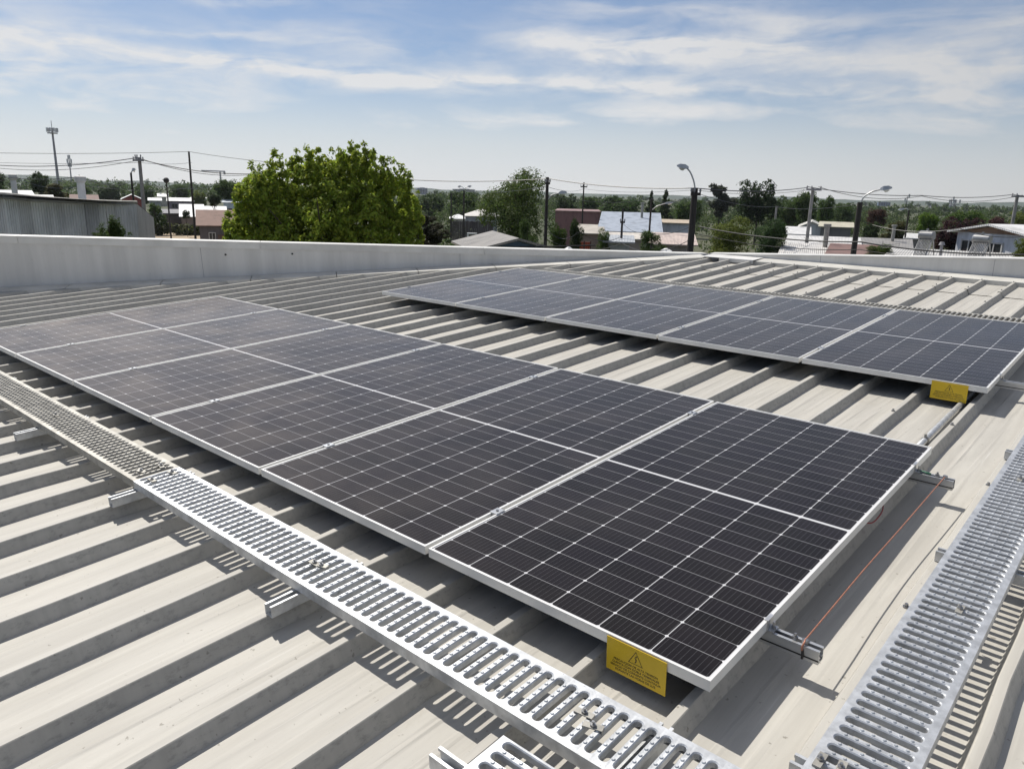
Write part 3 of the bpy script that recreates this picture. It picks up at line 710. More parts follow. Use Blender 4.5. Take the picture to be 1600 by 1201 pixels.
def unit_crown(kind, seed, n, size):
    g = random.Random(seed); c = []
    if kind == 'round':
        for _ in range(20):
            a = g.uniform(0, 6.28); z = g.uniform(.10, .86); r_ = .62 * math.sqrt(max(.1, 1 - ((z - .5) / .55) ** 2)) * g.uniform(.6, 1)
            q = g.uniform(.28, .5); c.append((r_ * math.cos(a), r_ * math.sin(a), z, q, q, q * .5))
    elif kind == 'bush':
        for _ in range(18):
            a = g.uniform(0, 6.28); z = g.uniform(.05, .8); r_ = .68 * math.sqrt(max(.1, 1 - (z / .98) ** 2)) * g.uniform(.4, 1)
            q = g.uniform(.2, .4); c.append((r_ * math.cos(a), r_ * math.sin(a), z, q, q, q * .55))
    elif kind == 'loose':
        for _ in range(26):
            a = g.uniform(0, 6.28); z = g.uniform(.1, .93); r_ = g.uniform(.1, .85) * (1.05 - .45 * z)
            q = g.uniform(.1, .24); c.append((r_ * math.cos(a), r_ * math.sin(a), z, q, q, q * .45))
    elif kind == 'shoots':
        for _ in range(30):
            a = g.uniform(0, 6.28); r_ = g.uniform(0, .85); h_ = (1 - .55 * r_) * g.uniform(.5, 1)
            c.append((r_ * math.cos(a), r_ * math.sin(a), h_ * .55, .11, .11, h_ * .42))
    elif kind == 'conifer':
        for i in range(26):
            z = i / 26; r_ = (1 - z) * .72 * g.uniform(.6, 1); a = g.uniform(0, 6.28); q = .12 + .22 * (1 - z)
            c.append((r_ * math.cos(a), r_ * math.sin(a), .04 + z * .92, q, q, .05))
        c.append((0, 0, .9, .07, .07, .12))
    c = [(x, y, z * 2, a, b_, q * 2) for x, y, z, a, b_, q in c]
    v = leaves(c, max(60, n // 24), n, size, seed, spread=.45)
    v[:, 2] *= .5
    v[:, 2] = np.maximum(v[:, 2], -.06)
    return quad_mesh('crown', v, MT['needle'] if kind == 'conifer' else MT['leaf'])
CR = {}
def crown_of(kind, var, near):
    key = (kind, var, near)
    if key not in CR: CR[key] = unit_crown(kind, 11 + var * 7 + len(kind), 17000 if near else 8500, (.062 if near else .115) * (1.15 if kind == 'loose' else 1))
    return CR[key]
def unit_trunk():
    b = MB(); b.tube([(0, 0, 0), (.03, .01, .35), (-.02, .02, .7), (.01, 0, 1.0)], [.06, .045, .035, .02], 8)
    for a, h_ in ((.4, .45), (2.3, .55), (4.2, .5), (5.4, .7)):
        b.tube([(0, 0, h_), (.16 * math.cos(a), .16 * math.sin(a), h_ + .16), (.36 * math.cos(a), .36 * math.sin(a), h_ + .34)], [.03, .022, .008], 6)
    o = b.build('trunk', MT['bark']); me = o.data; bpy.data.objects.remove(o); return me
TRUNK = unit_trunk()
tcount = [0]
def tree(name, label, u0, u1, vt, vb, D, kind, col, group=None, cat=None, deep=1.0):
    A, B_ = at(u0, vb, D), at(u1, vb, D); c = (A + B_) / 2; wd = math.hypot(A.x - B_.x, A.y - B_.y)
    um = (u0 + u1) / 2; zt = at(um, vt, D).z; zb = max(at(um, vb, D).z, .0)
    t = thing(name, label, cat or name.replace('_', ' ').split()[-1], (c.x, c.y, 0), group)
    tcount[0] += 1; var = tcount[0] % 3
    cr_ = bpy.data.objects.new('crown', crown_of(kind, var, D < 60 and kind != 'conifer')); COL.objects.link(cr_); cr_.parent = t
    cr_.location = (0, 0, zb); cr_.scale = (wd / 2, wd / 2 * deep, zt - zb); cr_.rotation_euler = (0, 0, heading(um) + tcount[0] * 1.3 * (1 if deep == 1 else 0))
    k = rnd.uniform(.88, 1.12); cr_.color = (col[0] * k, col[1] * k, col[2] * k, 1)
    tk = bpy.data.objects.new('trunk', TRUNK); COL.objects.link(tk); tk.parent = t
    hh = zb + (zt - zb) * .72; w_ = max(.35, min(wd * .45, hh * .5)); tk.scale = (w_, w_, hh)
    return t
DK, MD, BR, YG, EU, RD, OL = (.042, .068, .022), (.070, .116, .028), (.115, .200, .022), (.120, .150, .030), (.078, .090, .062), (.090, .038, .036), (.095, .095, .032)
TREES = [
 ('tree', 'dark tree at the left photo edge behind the grey warehouse', -28, 13, 267, 303, 130, 'round', DK),
 ('tree', 'nearly black round tree rising over the grey warehouse roof', 47, 83, 267, 308, 125, 'round', DK),
 ('shrub', 'brownish spreading shrub between the two white chimneys', 62, 117, 287, 312, 90, 'bush', OL),
 ('tree', 'broad rounded tree just left of the big bright tree', 331, 377, 281, 320, 150, 'round', MD),
 ('tree', 'small dark tree in front of the broad rounded one at left', 320, 350, 300, 322, 120, 'bush', DK),
 ('shrub', 'green shrub by the end of the grey warehouse, past the dirt lot', 226, 262, 318, 352, 112, 'bush', MD),
 ('shrub', 'small dark shrub against the white roofs beyond the dirt lot', 283, 299, 327, 341, 108, 'bush', DK),
 ('shrub', 'sparse dark shrub with bare twigs right of the big bright tree', 622, 712, 330, 394, 30, 'loose', (.052, .052, .030)),
 ('tree', 'dark tree in front of the far tower, right of the big tree', 655, 695, 303, 338, 150, 'round', DK),
 ('tree', 'mid green tree behind the double street lamp', 692, 748, 299, 340, 165, 'round', MD),
 ('tree', 'tall round tree left of the tarred power pole, mid green', 746, 861, 261, 374, 55, 'round', (.085, .125, .030)),
 ('shrub', 'round shrub at the foot of the tall mid green tree', 803, 843, 342, 392, 42, 'bush', MD),
 ('shrub', 'bright green shrub right behind the tarred power pole', 853, 891, 345, 398, 37, 'bush', (.062, .105, .022)),
 ('shrub', 'black green drooping shrub in front of the pink building', 883, 913, 337, 402, 36, 'bush', DK),
 ('tree', 'dark tree behind the pink building', 861, 905, 302, 345, 150, 'round', DK),
 ('tree', 'mid green tree behind the pink building and the crossarm pole', 903, 938, 308, 345, 170, 'round', MD),
 ('tree', 'light green tree over the blue grey roof', 934, 1004, 305, 345, 150, 'round', (.055, .098, .026)),
 ('conifer', 'narrow dark conifer over the blue grey roof, left of a pair', 1003, 1029, 298, 342, 160, 'conifer', DK),
 ('conifer', 'wide dark conifer over the blue grey roof, right of a pair', 1020, 1056, 297, 342, 150, 'conifer', DK),
 ('tree', 'green tree right behind the near street lamp pole', 1050, 1098, 309, 348, 130, 'round', MD),
 ('shrub', 'leafy garden shrub below the blue grey roof, at the parapet', 989, 1043, 360, 402, 37, 'bush', (.072, .115, .030)),
 ('shrub', 'small garden shrub left of the power pole below the blue roof', 929, 956, 354, 392, 42, 'bush', MD),
 ('tree', 'grey green feathery eucalyptus right of the near street lamp', 1094, 1152, 285, 342, 140, 'loose', EU),
 ('tree', 'large dark leaning tree right of the feathery eucalyptus', 1146, 1217, 279, 348, 110, 'round', (.034, .058, .020)),
 ('shrub', 'yellow green willowy shrub right of the near street lamp', 1092, 1182, 334, 404, 40, 'bush', YG),
 ('shrub', 'glossy dark green shrub left of the thin concrete pole', 1170, 1237, 337, 404, 38, 'bush', (.040, .074, .026)),
 ('tree', 'mid green tree behind the thin concrete pole', 1203, 1258, 305, 352, 130, 'round', MD),
 ('tree', 'green tree left behind the crossarm pole and the yellowish roof', 1234, 1276, 300, 352, 122, 'round', MD),
 ('tree', 'green tree right behind the crossarm pole and the yellowish roof', 1272, 1302, 304, 352, 126, 'round', MD),
 ('tree', 'hazy green tree left of the far right street lamp', 1292, 1340, 316, 354, 170, 'round', MD),
 ('tree', 'red brown tree right of the far street lamp', 1349, 1389, 327, 358, 110, 'round', (.075, .042, .030)),
 ('tree', 'dark bushy tree below the red brown tree', 1338, 1376, 344, 384, 76, 'bush', DK),
 ('tree', 'olive bushy tree right of the dark one, behind the grey roof', 1370, 1421, 345, 384, 82, 'bush', OL),
 ('shrub', 'low green shrub in front of the terracotta roof', 1343, 1402, 379, 404, 30, 'bush', (.072, .115, .025)),
 ('tree', 'bright green tree behind the left solar water heater', 1424, 1470, 329, 374, 88, 'bush', BR),
 ('tree', 'dark red leaved tree between the two solar water heaters', 1452, 1536, 338, 398, 66, 'round', (.048, .022, .024)),
 ('tree', 'bright green tree above the dark red leaved tree', 1470, 1541, 330, 376, 105, 'round', (.065, .110, .022)),
 ('tree', 'small dark red tree behind the white house ridge', 1536, 1577, 336, 368, 120, 'bush', RD),
 ('tree', 'olive green tree at the right photo edge behind the white house', 1568, 1618, 329, 366, 115, 'round', YG),
 ('shrub', 'olive hedge shrub at the right photo edge by the white house', 1571, 1640, 361, 412, 27, 'bush', YG),
 ('shrub', 'green shrub with upright shoots in front of the grey warehouse', 138, 217, 327, 388, 23, 'shoots', (.060, .100, .020)),
 ('tree', 'grey green tree behind the red walled house at left', 205, 245, 286, 318, 260, 'round', MD),
 ('tree', 'mid green tree behind the white roofs at left', 262, 300, 288, 316, 240, 'round', MD),
 ('tree', 'dark green tree left of the red walled house', 150, 192, 288, 318, 230, 'round', DK),
 ('tree', 'mid green tree behind the right chimney', 118, 152, 290, 316, 210, 'bush', MD),
 ('tree', 'yellowish tree above the white roofs near the thin pole', 298, 326, 296, 322, 200, 'bush', YG),
]
for T_ in TREES: tree(*T_)
hz = MB()
# the big bright tree close behind the parapet
DT = 24.0
def px_ball(u, v, r_, back=0.0, rz=None):
    p = at(u, v, DT + back); k = DT / F_PX * 1.06
    return (p.x, p.y, p.z, r_ * k, r_ * k, (rz or r_) * k)
big = [(410,300,42,0),(440,330,58,.2),(480,300,58,.4),(500,272,38,.3),(540,282,48,.5),(580,300,52,.6),(618,310,40,.6),(632,342,34,.3),(560,350,62,-.3),(480,362,62,-.4),(402,345,42,-.3),(376,357,26,-.4),(612,362,44,-.2),(520,330,66,-.2),(452,284,32,.3),(600,287,28,.5),(648,342,18,.2),(390,285,16,.2),(365,372,22,-.3),(430,372,40,-.6),(640,372,26,-.2),(545,262,26,.4),(425,275,22,.2)]
cl = [px_ball(u, v + 3, r_ * .72, k) for u, v, r_, k in big] + [px_ball(u, v, 30, .9) for u, v in ((400, 350), (450, 320), (500, 300), (550, 310), (600, 330), (620, 355), (470, 375), (540, 380), (590, 375), (420, 375))] + [px_ball(u, v, r_ * .7, 1.6 + k) for u, v, r_, k in big[:14]]
shoot = [(497,243),(530,244),(547,237),(568,243),(585,253),(605,264),(628,266),(455,255),(418,266),(466,252),(515,250),(440,262),(396,276),(638,280),(480,250),(555,250),(650,318),(368,330),(372,296),(407,272),(429,258),(484,240),(508,246),(537,250),(560,246),(577,248),(596,258),(616,264),(640,292),(652,304),(385,288),(376,308),(358,345),(354,362),(380,325),(655,345),(448,300),(505,300),(545,310),(600,320),(470,330),(420,310),(570,345)]
sh = [px_ball(u + rnd.uniform(-2, 2), v + 9 + rnd.uniform(-4, 5), 4.8, rnd.uniform(-.4, .8), 24) for u, v in shoot]
va = leaves(cl, 1700, 88000, .125, 5, spread=.27); vb_ = leaves(sh, 620, 17000, .105, 6, spread=.42)
bt = thing('tree', 'big bright green tree close behind the grey parapet', 'tree', (*at(505, 330, DT + .4).xy, 0))
me = quad_mesh('crown', np.concatenate([va, vb_]) - np.array([bt.location.x, bt.location.y, 0]), MT['leaf'])
o = bpy.data.objects.new('crown', me); COL.objects.link(o); o.parent = bt; o.color = (.250, .320, .040, 1)
b = MB(); b.tube([(0, 0, 0), (.1, 0, 1.6), (.05, .1, 3.2), (.2, 0, 5.2), (.15, 0, 7)], [.20, .13, .09, .05, .015], 10)
for k in range(9):
    a = k * .7; z0 = 1.6 + .35 * k; b.tube([(.08, 0, z0), (1.1 * math.cos(a), 1.1 * math.sin(a), z0 + .9), (2.1 * math.cos(a), 2.1 * math.sin(a), z0 + 1.9)], [.05, .035, .012], 7)
b.build('trunk', MT['bark'], bt)
# far wood: one mass of crowns, from a quarter of a kilometre out
g_ = np.random.default_rng(2); vs = []
for i in range(620):
    u = g_.uniform(-260, 1860); D = g_.uniform(250, 560) if i % 3 else g_.uniform(560, 1500)
    p = at(u, 300, D); h_ = max(3.4, EYE.z + (g_.uniform(-1, 8) if u < 430 else g_.uniform(-12, 2)) * D / F_PX); w_ = max(h_, 5.5) * g_.uniform(.45, .8)
    cc = [(p.x + g_.normal() * w_ * .5, p.y + g_.normal() * w_ * .5, h_ * g_.uniform(.2, .78), w_ * .55, w_ * .55, h_ * .22) for _ in range(5)]
    vs.append(leaves(cc, 12, 150, max(.9, D / 1180 * 3.2), 100 + i, spread=.6))
wm = quad_mesh('distant_wood', np.concatenate(vs), MT['leaf'])
o = bpy.data.objects.new('distant_wood', wm); COL.objects.link(o); o.color = (.066, .100, .034, 1); tag(o, 'far green wood along the horizon behind the town', 'wood', kind='stuff')
vs = []
for i in range(520):
    u = g_.uniform(620, 1780); D = g_.uniform(60, 260) if i % 2 else g_.uniform(130, 300)
    p = at(u, 300, D); h_ = g_.uniform(1.6, 3.6) + (D > 130) * g_.uniform(.5, 2.2); w_ = h_ * g_.uniform(.7, 1.3)
    cc = [(p.x + g_.normal() * w_ * .5, p.y + g_.normal() * w_ * .5, h_ * g_.uniform(.1, .78), w_ * .5, w_ * .5, h_ * .26) for _ in range(5)]
    vs.append(leaves(cc, 12, 170, max(.42, D / 1180 * 3.0), 900 + i, spread=.6))
wm = quad_mesh('undergrowth', np.concatenate(vs), MT['leaf'])
o = bpy.data.objects.new('undergrowth', wm); COL.objects.link(o); o.color = (.062, .092, .030, 1); tag(o, 'mass of garden greenery filling the gaps between the town roofs', 'greenery', kind='stuff')
# hedge and rough grass past the dirt lot
c0, c1 = at(236, 345, 112), at(322, 345, 112); vs = []
cc = [(c0.x + (c1.x - c0.x) * t_, c0.y + (c1.y - c0.y) * t_, .8, .9, .9, .7) for t_ in np.linspace(0, 1, 16)]
v_ = leaves(cc, 160, 3600, .35, 77); hd = thing('hedge', 'low hedge along the far side of the dirt lot', 'hedge', (c0.x, c0.y, 0))
o = bpy.data.objects.new('foliage', quad_mesh('foliage', v_ - np.array([c0.x, c0.y, 0]), MT['leaf'])); COL.objects.link(o); o.parent = hd; o.color = (.075, .085, .03, 1)

# ------------------------------------------------------------------ houses
def frame2(u0, u1, v, D0, D1=None):
    A, B_ = at(u0, v, D0), at(u1, v, D1 or D0); w_ = math.hypot(B_.x - A.x, B_.y - A.y)
    return A, B_, w_, math.atan2(B_.y - A.y, B_.x - A.x)
def colored(b, name, m, parent, col):
    o = b.build(name, MT[m], parent); o.color = (*col, 1); return o
def ext(b, poly, c0, c1, axis):
    """extrude a polygon of (a, z) along x (axis 0) or y (axis 1)"""
    n = len(poly); f = (lambda a, z, c: (c, a, z)) if axis == 0 else (lambda a, z, c: (a, c, z))
    vs = [f(a, z, c0) for a, z in poly] + [f(a, z, c1) for a, z in poly]
    return b.add(vs, [tuple(range(n)), tuple(range(2 * n - 1, n - 1, -1))] + [(k, n + k, n + (k + 1) % n, (k + 1) % n) for k in range(n)])
WHT, CRM, GRY = (.74, .74, .72), (.62, .58, .50), (.34, .34, .34)
def house(label, u0, u1, vr, ve, D, kind, wall, roof, depth=7.0, wins=(), D1=None, name='house', chim=False, gable=None, roofmat='corr', door=None):
    A, B_, w_, rz = frame2(u0, u1, ve, D, D1); um = (u0 + u1) / 2
    mid = (A + B_) / 2; Dm = (D + (D1 or D)) / 2
    ze = max((A.z + B_.z) / 2, 1.6)
    zr = max(at(um, vr, Dm + {'side': depth / 2, 'hip': depth / 2, 'front': 0, 'shed': depth, 'flat': 0}[kind]).z, ze + .12)
    ze -= .09; zr -= .09
    t = thing(name, label, name.replace('_', ' '), (mid.x, mid.y, 0), None, rz)
    h = w_ / 2; o = .28; wb = MB(); rf = MB(); th_ = .07
    if kind == 'side':
        ext(wb, [(0, 0), (depth, 0), (depth, ze), (depth / 2, zr), (0, ze)], -h, h, 0)
        s = (zr - ze) / (depth / 2)
        ext(rf, [(-o, ze - o * s + .02), (depth / 2, zr + .02), (depth / 2, zr + .02 + th_), (-o, ze - o * s + .02 + th_)], -h - o, h + o, 0)
        ext(rf, [(depth / 2, zr + .02), (depth + o, ze - o * s + .02), (depth + o, ze - o * s + .02 + th_), (depth / 2, zr + .02 + th_)], -h - o, h + o, 0)
    elif kind == 'front':
        ext(wb, [(-h, 0), (h, 0), (h, ze), (0, zr), (-h, ze)], 0, depth, 1)
        s = (zr - ze) / h
        ext(rf, [(-h - o, ze - o * s + .02), (0, zr + .02), (0, zr + .02 + th_), (-h - o, ze - o * s + .02 + th_)], -o, depth + o, 1)
        ext(rf, [(0, zr + .02), (h + o, ze - o * s + .02), (h + o, ze - o * s + .02 + th_), (0, zr + .02 + th_)], -o, depth + o, 1)
    elif kind == 'shed':
        ext(wb, [(0, 0), (depth, 0), (depth, zr), (0, ze)], -h, h, 0); s = (zr - ze) / depth
        ext(rf, [(-o, ze - o * s + .02), (depth + o, zr + o * s + .02), (depth + o, zr + o * s + .02 + th_), (-o, ze - o * s + .02 + th_)], -h - o, h + o, 0)
    elif kind == 'hip':
        wb.box((-h, 0, 0), (h, depth, ze)); q = max(h - depth / 2, h * .12); e_ = ze + .02
        lo_ = [(-h - o, -o, e_), (h + o, -o, e_), (h + o, depth + o, e_), (-h - o, depth + o, e_)]; hi_ = [(-q, depth / 2, zr), (q, depth / 2, zr)]
        rf.add(lo_ + hi_ + [(x, y, z - .08) for x, y, z in lo_], [(0, 1, 5, 4), (1, 2, 5), (2, 3, 4, 5), (3, 0, 4), (0, 6, 7, 1), (1, 7, 8, 2), (2, 8, 9, 3), (3, 9, 6, 0), (9, 8, 7, 6)])
    else:
        wb.box((-h, 0, 0), (h, depth, ze)); rf.box((-h - .1, -.1, ze + .01), (h + .1, depth + .1, ze + .16))
    colored(wb, 'wall', 'paint', t, wall); r_ = colored(rf, 'roof', roofmat, t, roof)
    if gable:
        gb = MB(); ext(gb, [(-h + .05, ze + .02), (h - .05, ze + .02), (0, zr - .02)], -.06, -.01, 1); colored(gb, 'gable_board', 'paint', t, gable)
    for fx, fz, ww, hh in wins:
        x = fx * w_ - h; z = fz * ze; b = MB()
        for lo_, hi_ in (((x - ww / 2 - .06, z - hh / 2 - .06), (x + ww / 2 + .06, z - hh / 2)), ((x - ww / 2 - .06, z + hh / 2), (x + ww / 2 + .06, z + hh / 2 + .06)), ((x - ww / 2 - .06, z - hh / 2), (x - ww / 2, z + hh / 2)), ((x + ww / 2, z - hh / 2), (x + ww / 2 + .06, z + hh / 2)), ((x - .02, z - hh / 2), (x + .02, z + hh / 2))):
            b.box((lo_[0], -.06, lo_[1]), (hi_[0], -.005, hi_[1]))
        wf = colored(b, 'window', 'paint', t, (.6, .58, .55)); pn = MB(); pn.box((x - ww / 2, -.025, z - hh / 2), (x + ww / 2, -.004, z + hh / 2)); pn.build('pane', MT['glass'], wf)
    if door is not None:
        x = door * w_ - h; b = MB(); b.box((x - .45, -.05, .02), (x + .45, -.004, 2.05)); colored(b, 'door', 'paint', t, (.16, .10, .07))
    if chim:
        b = MB(); b.cyl((h * .4, depth * .35, ze), .11, zr - ze + .9, 10); b.cyl((h * .4, depth * .35, zr + .92), .17, .12, 10); b.build('chimney', MT['galv_dull'], r_)
    return t
HOUSES = [
 ('low house with long white roof at the left edge behind the warehouse', -60, 46, 296.5, 303, 58, 'side', GRY, WHT, 8),
 ('small house with pale roof between the chimneys', 26, 76, 304, 310, 47, 'side', GRY, (.66, .64, .60), 6),
 ('small house with terracotta roof right of the brownish shrub', 114, 150, 304, 313, 82, 'side', CRM, (.13, .065, .05), 7),
 ('house with red gable wall and white roof by the concrete pole', 190, 222, 304, 311, 190, 'front', (.30, .07, .055), WHT, 14),
 ('tiny white roofed house right of the concrete pole', 233, 251, 309, 313, 180, 'side', GRY, WHT, 8),
 ('far house with small white roof over the hedge trees at left', 247, 262, 302, 307, 260, 'side', CRM, WHT, 8),
 ('house with mauve grey wall and long white roof', 262, 304, 309, 314, 200, 'side', (.24, .20, .23), WHT, 9),
 ('house with the broadest white roof beyond the dirt lot', 283, 318, 319, 338, 122, 'side', (.30, .22, .18), (.80, .79, .77), 16),
 ('house with low white roof right of the broadest white one', 314, 352, 322, 329, 132, 'side', CRM, (.78, .77, .75), 8),
 ('far house with arched looking white roof left of the dark tree', 298, 322, 305, 309, 230, 'hip', GRY, WHT, 9),
 ('pale blue grey house left of the big bright tree', 349, 379, 312, 316, 145, 'side', (.52, .58, .64), (.60, .64, .68), 7),
 ('dark brown low outbuilding beyond the hedge', 254, 284, 327, 333, 126, 'shed', (.12, .09, .075), (.20, .19, .19), 6),
 ('small white roofed house left of the double street lamp', 704, 728, 334, 341, 128, 'hip', CRM, WHT, 9),
 ('house with light hipped roof right of the double street lamp', 727, 777, 326, 337, 112, 'hip', (.42, .42, .44), (.62, .59, .54), 10),
 ('pink walled flat building behind the black green shrub', 868, 938, 330, 330.5, 95, 'flat', (.26, .135, .125), (.30, .18, .16), 12),
 ('house with a huge blue grey sheet roof', 938, 1031, 331.5, 361, 66, 'side', (.40, .38, .36), (.35, .39, .45), 17),
 ('small flat white house right of the blue grey roof', 1031, 1077, 343, 348, 76, 'shed', (.62, .64, .67), (.52, .42, .30), 6),
 ('low beige roofed shed below the pink building', 906, 940, 351, 364, 62, 'shed', (.30, .22, .18), (.50, .45, .38), 7),
 ('low house with rust pink sheet roof left of the near street lamp', 1018, 1083, 364, 381, 46, 'shed', (.32, .28, .25), (.56, .45, .39), 9),
 ('low house with pale beige sheet roof behind the garden shrub', 944, 1004, 363, 372, 50, 'side', (.34, .30, .27), (.62, .57, .50), 7),
 ('small grey lean-to shed right of the red gate', 950, 984, 372, 377, 42, 'shed', (.36, .38, .36), (.42, .44, .46), 4),
 ('house with yellowish roof right of the crossarm pole', 1283, 1330, 346.5, 354, 82, 'side', (.20, .19, .18), (.55, .51, .38), 9),
 ('white gable fronted house touching the crossarm pole', 1250, 1287, 346, 354, 83, 'front', (.66, .67, .68), (.58, .56, .50), 9),
 ('low house with blinding white roof left of the crossarm pole', 1231, 1262, 354, 365, 68, 'side', GRY, (.70, .69, .67), 8),
 ('long house with white sheet roof behind the crossarm pole', 1232, 1340, 369, 384, 50, 'side', (.40, .36, .33), (.66, .645, .62), 9),
 ('house with patched grey white roof in front of the crossarm pole', 1226, 1316, 380, 398, 36, 'side', (.42, .39, .36), (.58, .56, .53), 7),
 ('house with dull terracotta roof at the far street lamp', 1300, 1366, 383, 399, 33, 'shed', (.30, .25, .22), (.18, .105, .09), 6),
 ('house with flat grey roof behind the low green shrub', 1334, 1420, 372, 386, 54, 'side', (.34, .31, .29), (.29, .275, .255), 8),
 ('low house with white edged roof under the solar water heaters', 1388, 1600, 403, 412, 27.0, 'shed', (.55, .53, .50), (.50, .485, .46), 5.0),
 ('small pale roofed house left of the solar water heaters', 1418, 1444, 365, 372, 62, 'shed', (.30, .28, .26), (.66, .65, .62), 6),
]
WIN = {1: [], 16: [(.28, .62, .9, 1.1), (.8, .62, .9, 1.1)]}
for i, hh in enumerate(HOUSES):
    wins = []
    if 'flat white house' in hh[0]: wins = [(.2, .62, .9, 1.2), (.78, .62, .9, 1.2)]
    if 'yellowish roof' in hh[0]: wins = [(.3, .62, 1.3, 1.1), (.68, .62, 1.3, 1.1)]
    if 'pale blue grey' in hh[0] or 'mauve' in hh[0] or 'light hipped' in hh[0]: wins = [(.25, .6, 1.2, 1.0), (.7, .6, 1.2, 1.0)]
    house(*hh[:10], wins=wins, chim=('patched' in hh[0] or 'flat grey roof' in hh[0] or 'huge blue' in hh[0]), roofmat='paint' if 'terracotta' in hh[0] else 'corr')
house('white house with brown gable board and bright roof at the right', 1497, 1612, 350, 362, 36, 'front', (.66, .67, .69), (.80, .79, .77), 10, wins=[(.20, .885, .7, .62), (.56, .87, .7, .72)], D1=33.5, gable=(.30, .19, .125))
house('wooden shed with brown shingle roof at the dirt lot', 311, 366, 328, 350.5, 78, 'side', (.13, .115, .115), (.17, .085, .06), 6, wins=[(.35, .55, .5, 1.2)], door=.66, roofmat='paint', name='shed')
house('house with old grey sheet roof and blue gable close behind the parapet', 748, 866, 371, 387, 22.4, 'front', (.42, .46, .50), (.27, .25, .225), 3.6, D1=22.9, gable=(.10, .16, .23))

# grey corrugated warehouse on the left
uw = [-70, 4, 24, 47, 88, 131, 152, 180, 212]; vt_ = [301, 305, 307, 309.5, 312.5, 315.5, 316, 316.8, 317.6]; Dw = [22, 23.3, 23.7, 24.2, 24.8, 25.4, 25.7, 26, 26.4]
P_ = [at(u, v, d_) for u, v, d_ in zip(uw, vt_, Dw)]
wh = thing('warehouse', 'grey corrugated metal warehouse beyond the left parapet', 'warehouse', (*P_[3].xy, 0)); O_ = Vector((P_[3].x, P_[3].y, 0))
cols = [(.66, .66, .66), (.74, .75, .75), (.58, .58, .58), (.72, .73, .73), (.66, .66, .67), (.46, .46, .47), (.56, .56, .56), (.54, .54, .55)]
bk = Vector((-(P_[-1] - P_[0]).y, (P_[-1] - P_[0]).x, 0)).normalized()
def slab(b, a, c, t_, z0=0.0):
    n2 = Vector((-(c - a).y, (c - a).x, 0)).normalized() * t_; q = [a - O_, c - O_]
    v = [(q[0].x, q[0].y, z0), (q[1].x, q[1].y, z0), (q[1].x, q[1].y, c.z), (q[0].x, q[0].y, a.z)]
    b.add(v + [(x + n2.x, y + n2.y, z) for x, y, z in v], [(0, 1, 2, 3), (7, 6, 5, 4), (0, 4, 5, 1), (1, 5, 6, 2), (2, 6, 7, 3), (3, 7, 4, 0)])
sd = math.atan2((P_[-1] - P_[0]).y, (P_[-1] - P_[0]).x)
for i in range(len(P_) - 1):
    a, c = P_[i].copy(), P_[i + 1].copy(); off = bk * -(.02 * (i % 2)); b = MB(); slab(b, a + off, c + off, .05)
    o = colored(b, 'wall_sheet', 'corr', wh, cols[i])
    o.data.transform(Matrix.Rotation(-sd, 4, 'Z')); o.rotation_euler = (0, 0, sd)
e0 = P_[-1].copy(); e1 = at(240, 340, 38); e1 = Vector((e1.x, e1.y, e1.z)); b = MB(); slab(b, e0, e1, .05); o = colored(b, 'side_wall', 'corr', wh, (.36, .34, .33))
s2_ = math.atan2((e1 - e0).y, (e1 - e0).x); o.data.transform(Matrix.Rotation(-s2_, 4, 'Z')); o.rotation_euler = (0, 0, s2_)
bb = P_[0] + (e1 - e0); b = MB(); b.add([p_ - O_ for p_ in (P_[0] + Vector((0, 0, .02)), e0 + Vector((0, 0, .02)), e1 + Vector((0, 0, .02)), Vector((bb.x, bb.y, e1.z + .02)))] , [(0, 1, 2, 3)])
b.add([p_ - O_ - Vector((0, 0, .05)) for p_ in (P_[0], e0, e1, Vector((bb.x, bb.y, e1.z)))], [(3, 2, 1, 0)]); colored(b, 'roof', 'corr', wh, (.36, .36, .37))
b = MB(); b.tube([p_ - O_ + Vector((0, 0, .03)) - bk * .04 for p_ in P_], .045, 6); b.build('edge_trim', MT['galv_dull'], wh)
def chimney(label, u, vt, vb, D, r_):
    p = at(u, vb, D); zt = at(u, vt, D).z; t = thing('chimney', label, 'chimney', (p.x, p.y, 0))
    b = MB(); b.cyl((0, 0, 0), r_, zt - .25, 12); colored(b, 'flue', 'paint', t, (.66, .65, .63))
    c = MB(); c.tube([(0, 0, zt - .25), (0, 0, zt - .18), (0, 0, zt - .03), (0, 0, zt)], [r_ * 1.05, r_ * 1.4, r_ * 1.4, r_ * .7], 12); colored(c, 'cowl', 'paint', t, (.56, .55, .53))
chimney('white chimney pipe at the far left over the warehouse', 23.5, 272, 303, 38, .11)
chimney('thicker white chimney pipe over the middle of the warehouse', 129, 275, 312, 33, .135)

# ------------------------------------------------------------------ far buildings, masts, crane
def block(label, u0, u1, vt, vb, D, col, rows, cols_, top=None):
    A, B_, w_, rz = frame2(u0, u1, vb, D); mid = (A + B_) / 2; zt = at((u0 + u1) / 2, vt, D).z
    t = thing('office_building', label, 'building', (mid.x, mid.y, 0), None, rz + .15); b = MB(); b.box((-w_ / 2, 0, 0), (w_ / 2, w_ * .7, zt)); colored(b, 'wall', 'paint', t, col)
    for r_ in range(rows):
        z = zt * (.18 + .76 * (r_ + .5) / rows); wn = MB()
        for c in range(cols_):
            x = -w_ / 2 + w_ * (c + .5) / cols_; wn.box((x - w_ / cols_ * .34, -.15, z - zt / rows * .2), (x + w_ / cols_ * .34, -.02, z + zt / rows * .2))
        wn.build('window_row', MT['glass'], t)
    rf = MB(); rf.box((-w_ * .52, -.4, zt + .02), (w_ * .52, w_ * .72, zt + zt * .03)); rf.box((-w_ * .2, w_ * .15, zt * 1.03 + .02), (w_ * .25, w_ * .5, zt * 1.1)); colored(rf, 'roof', 'paint', t, col)
    return t
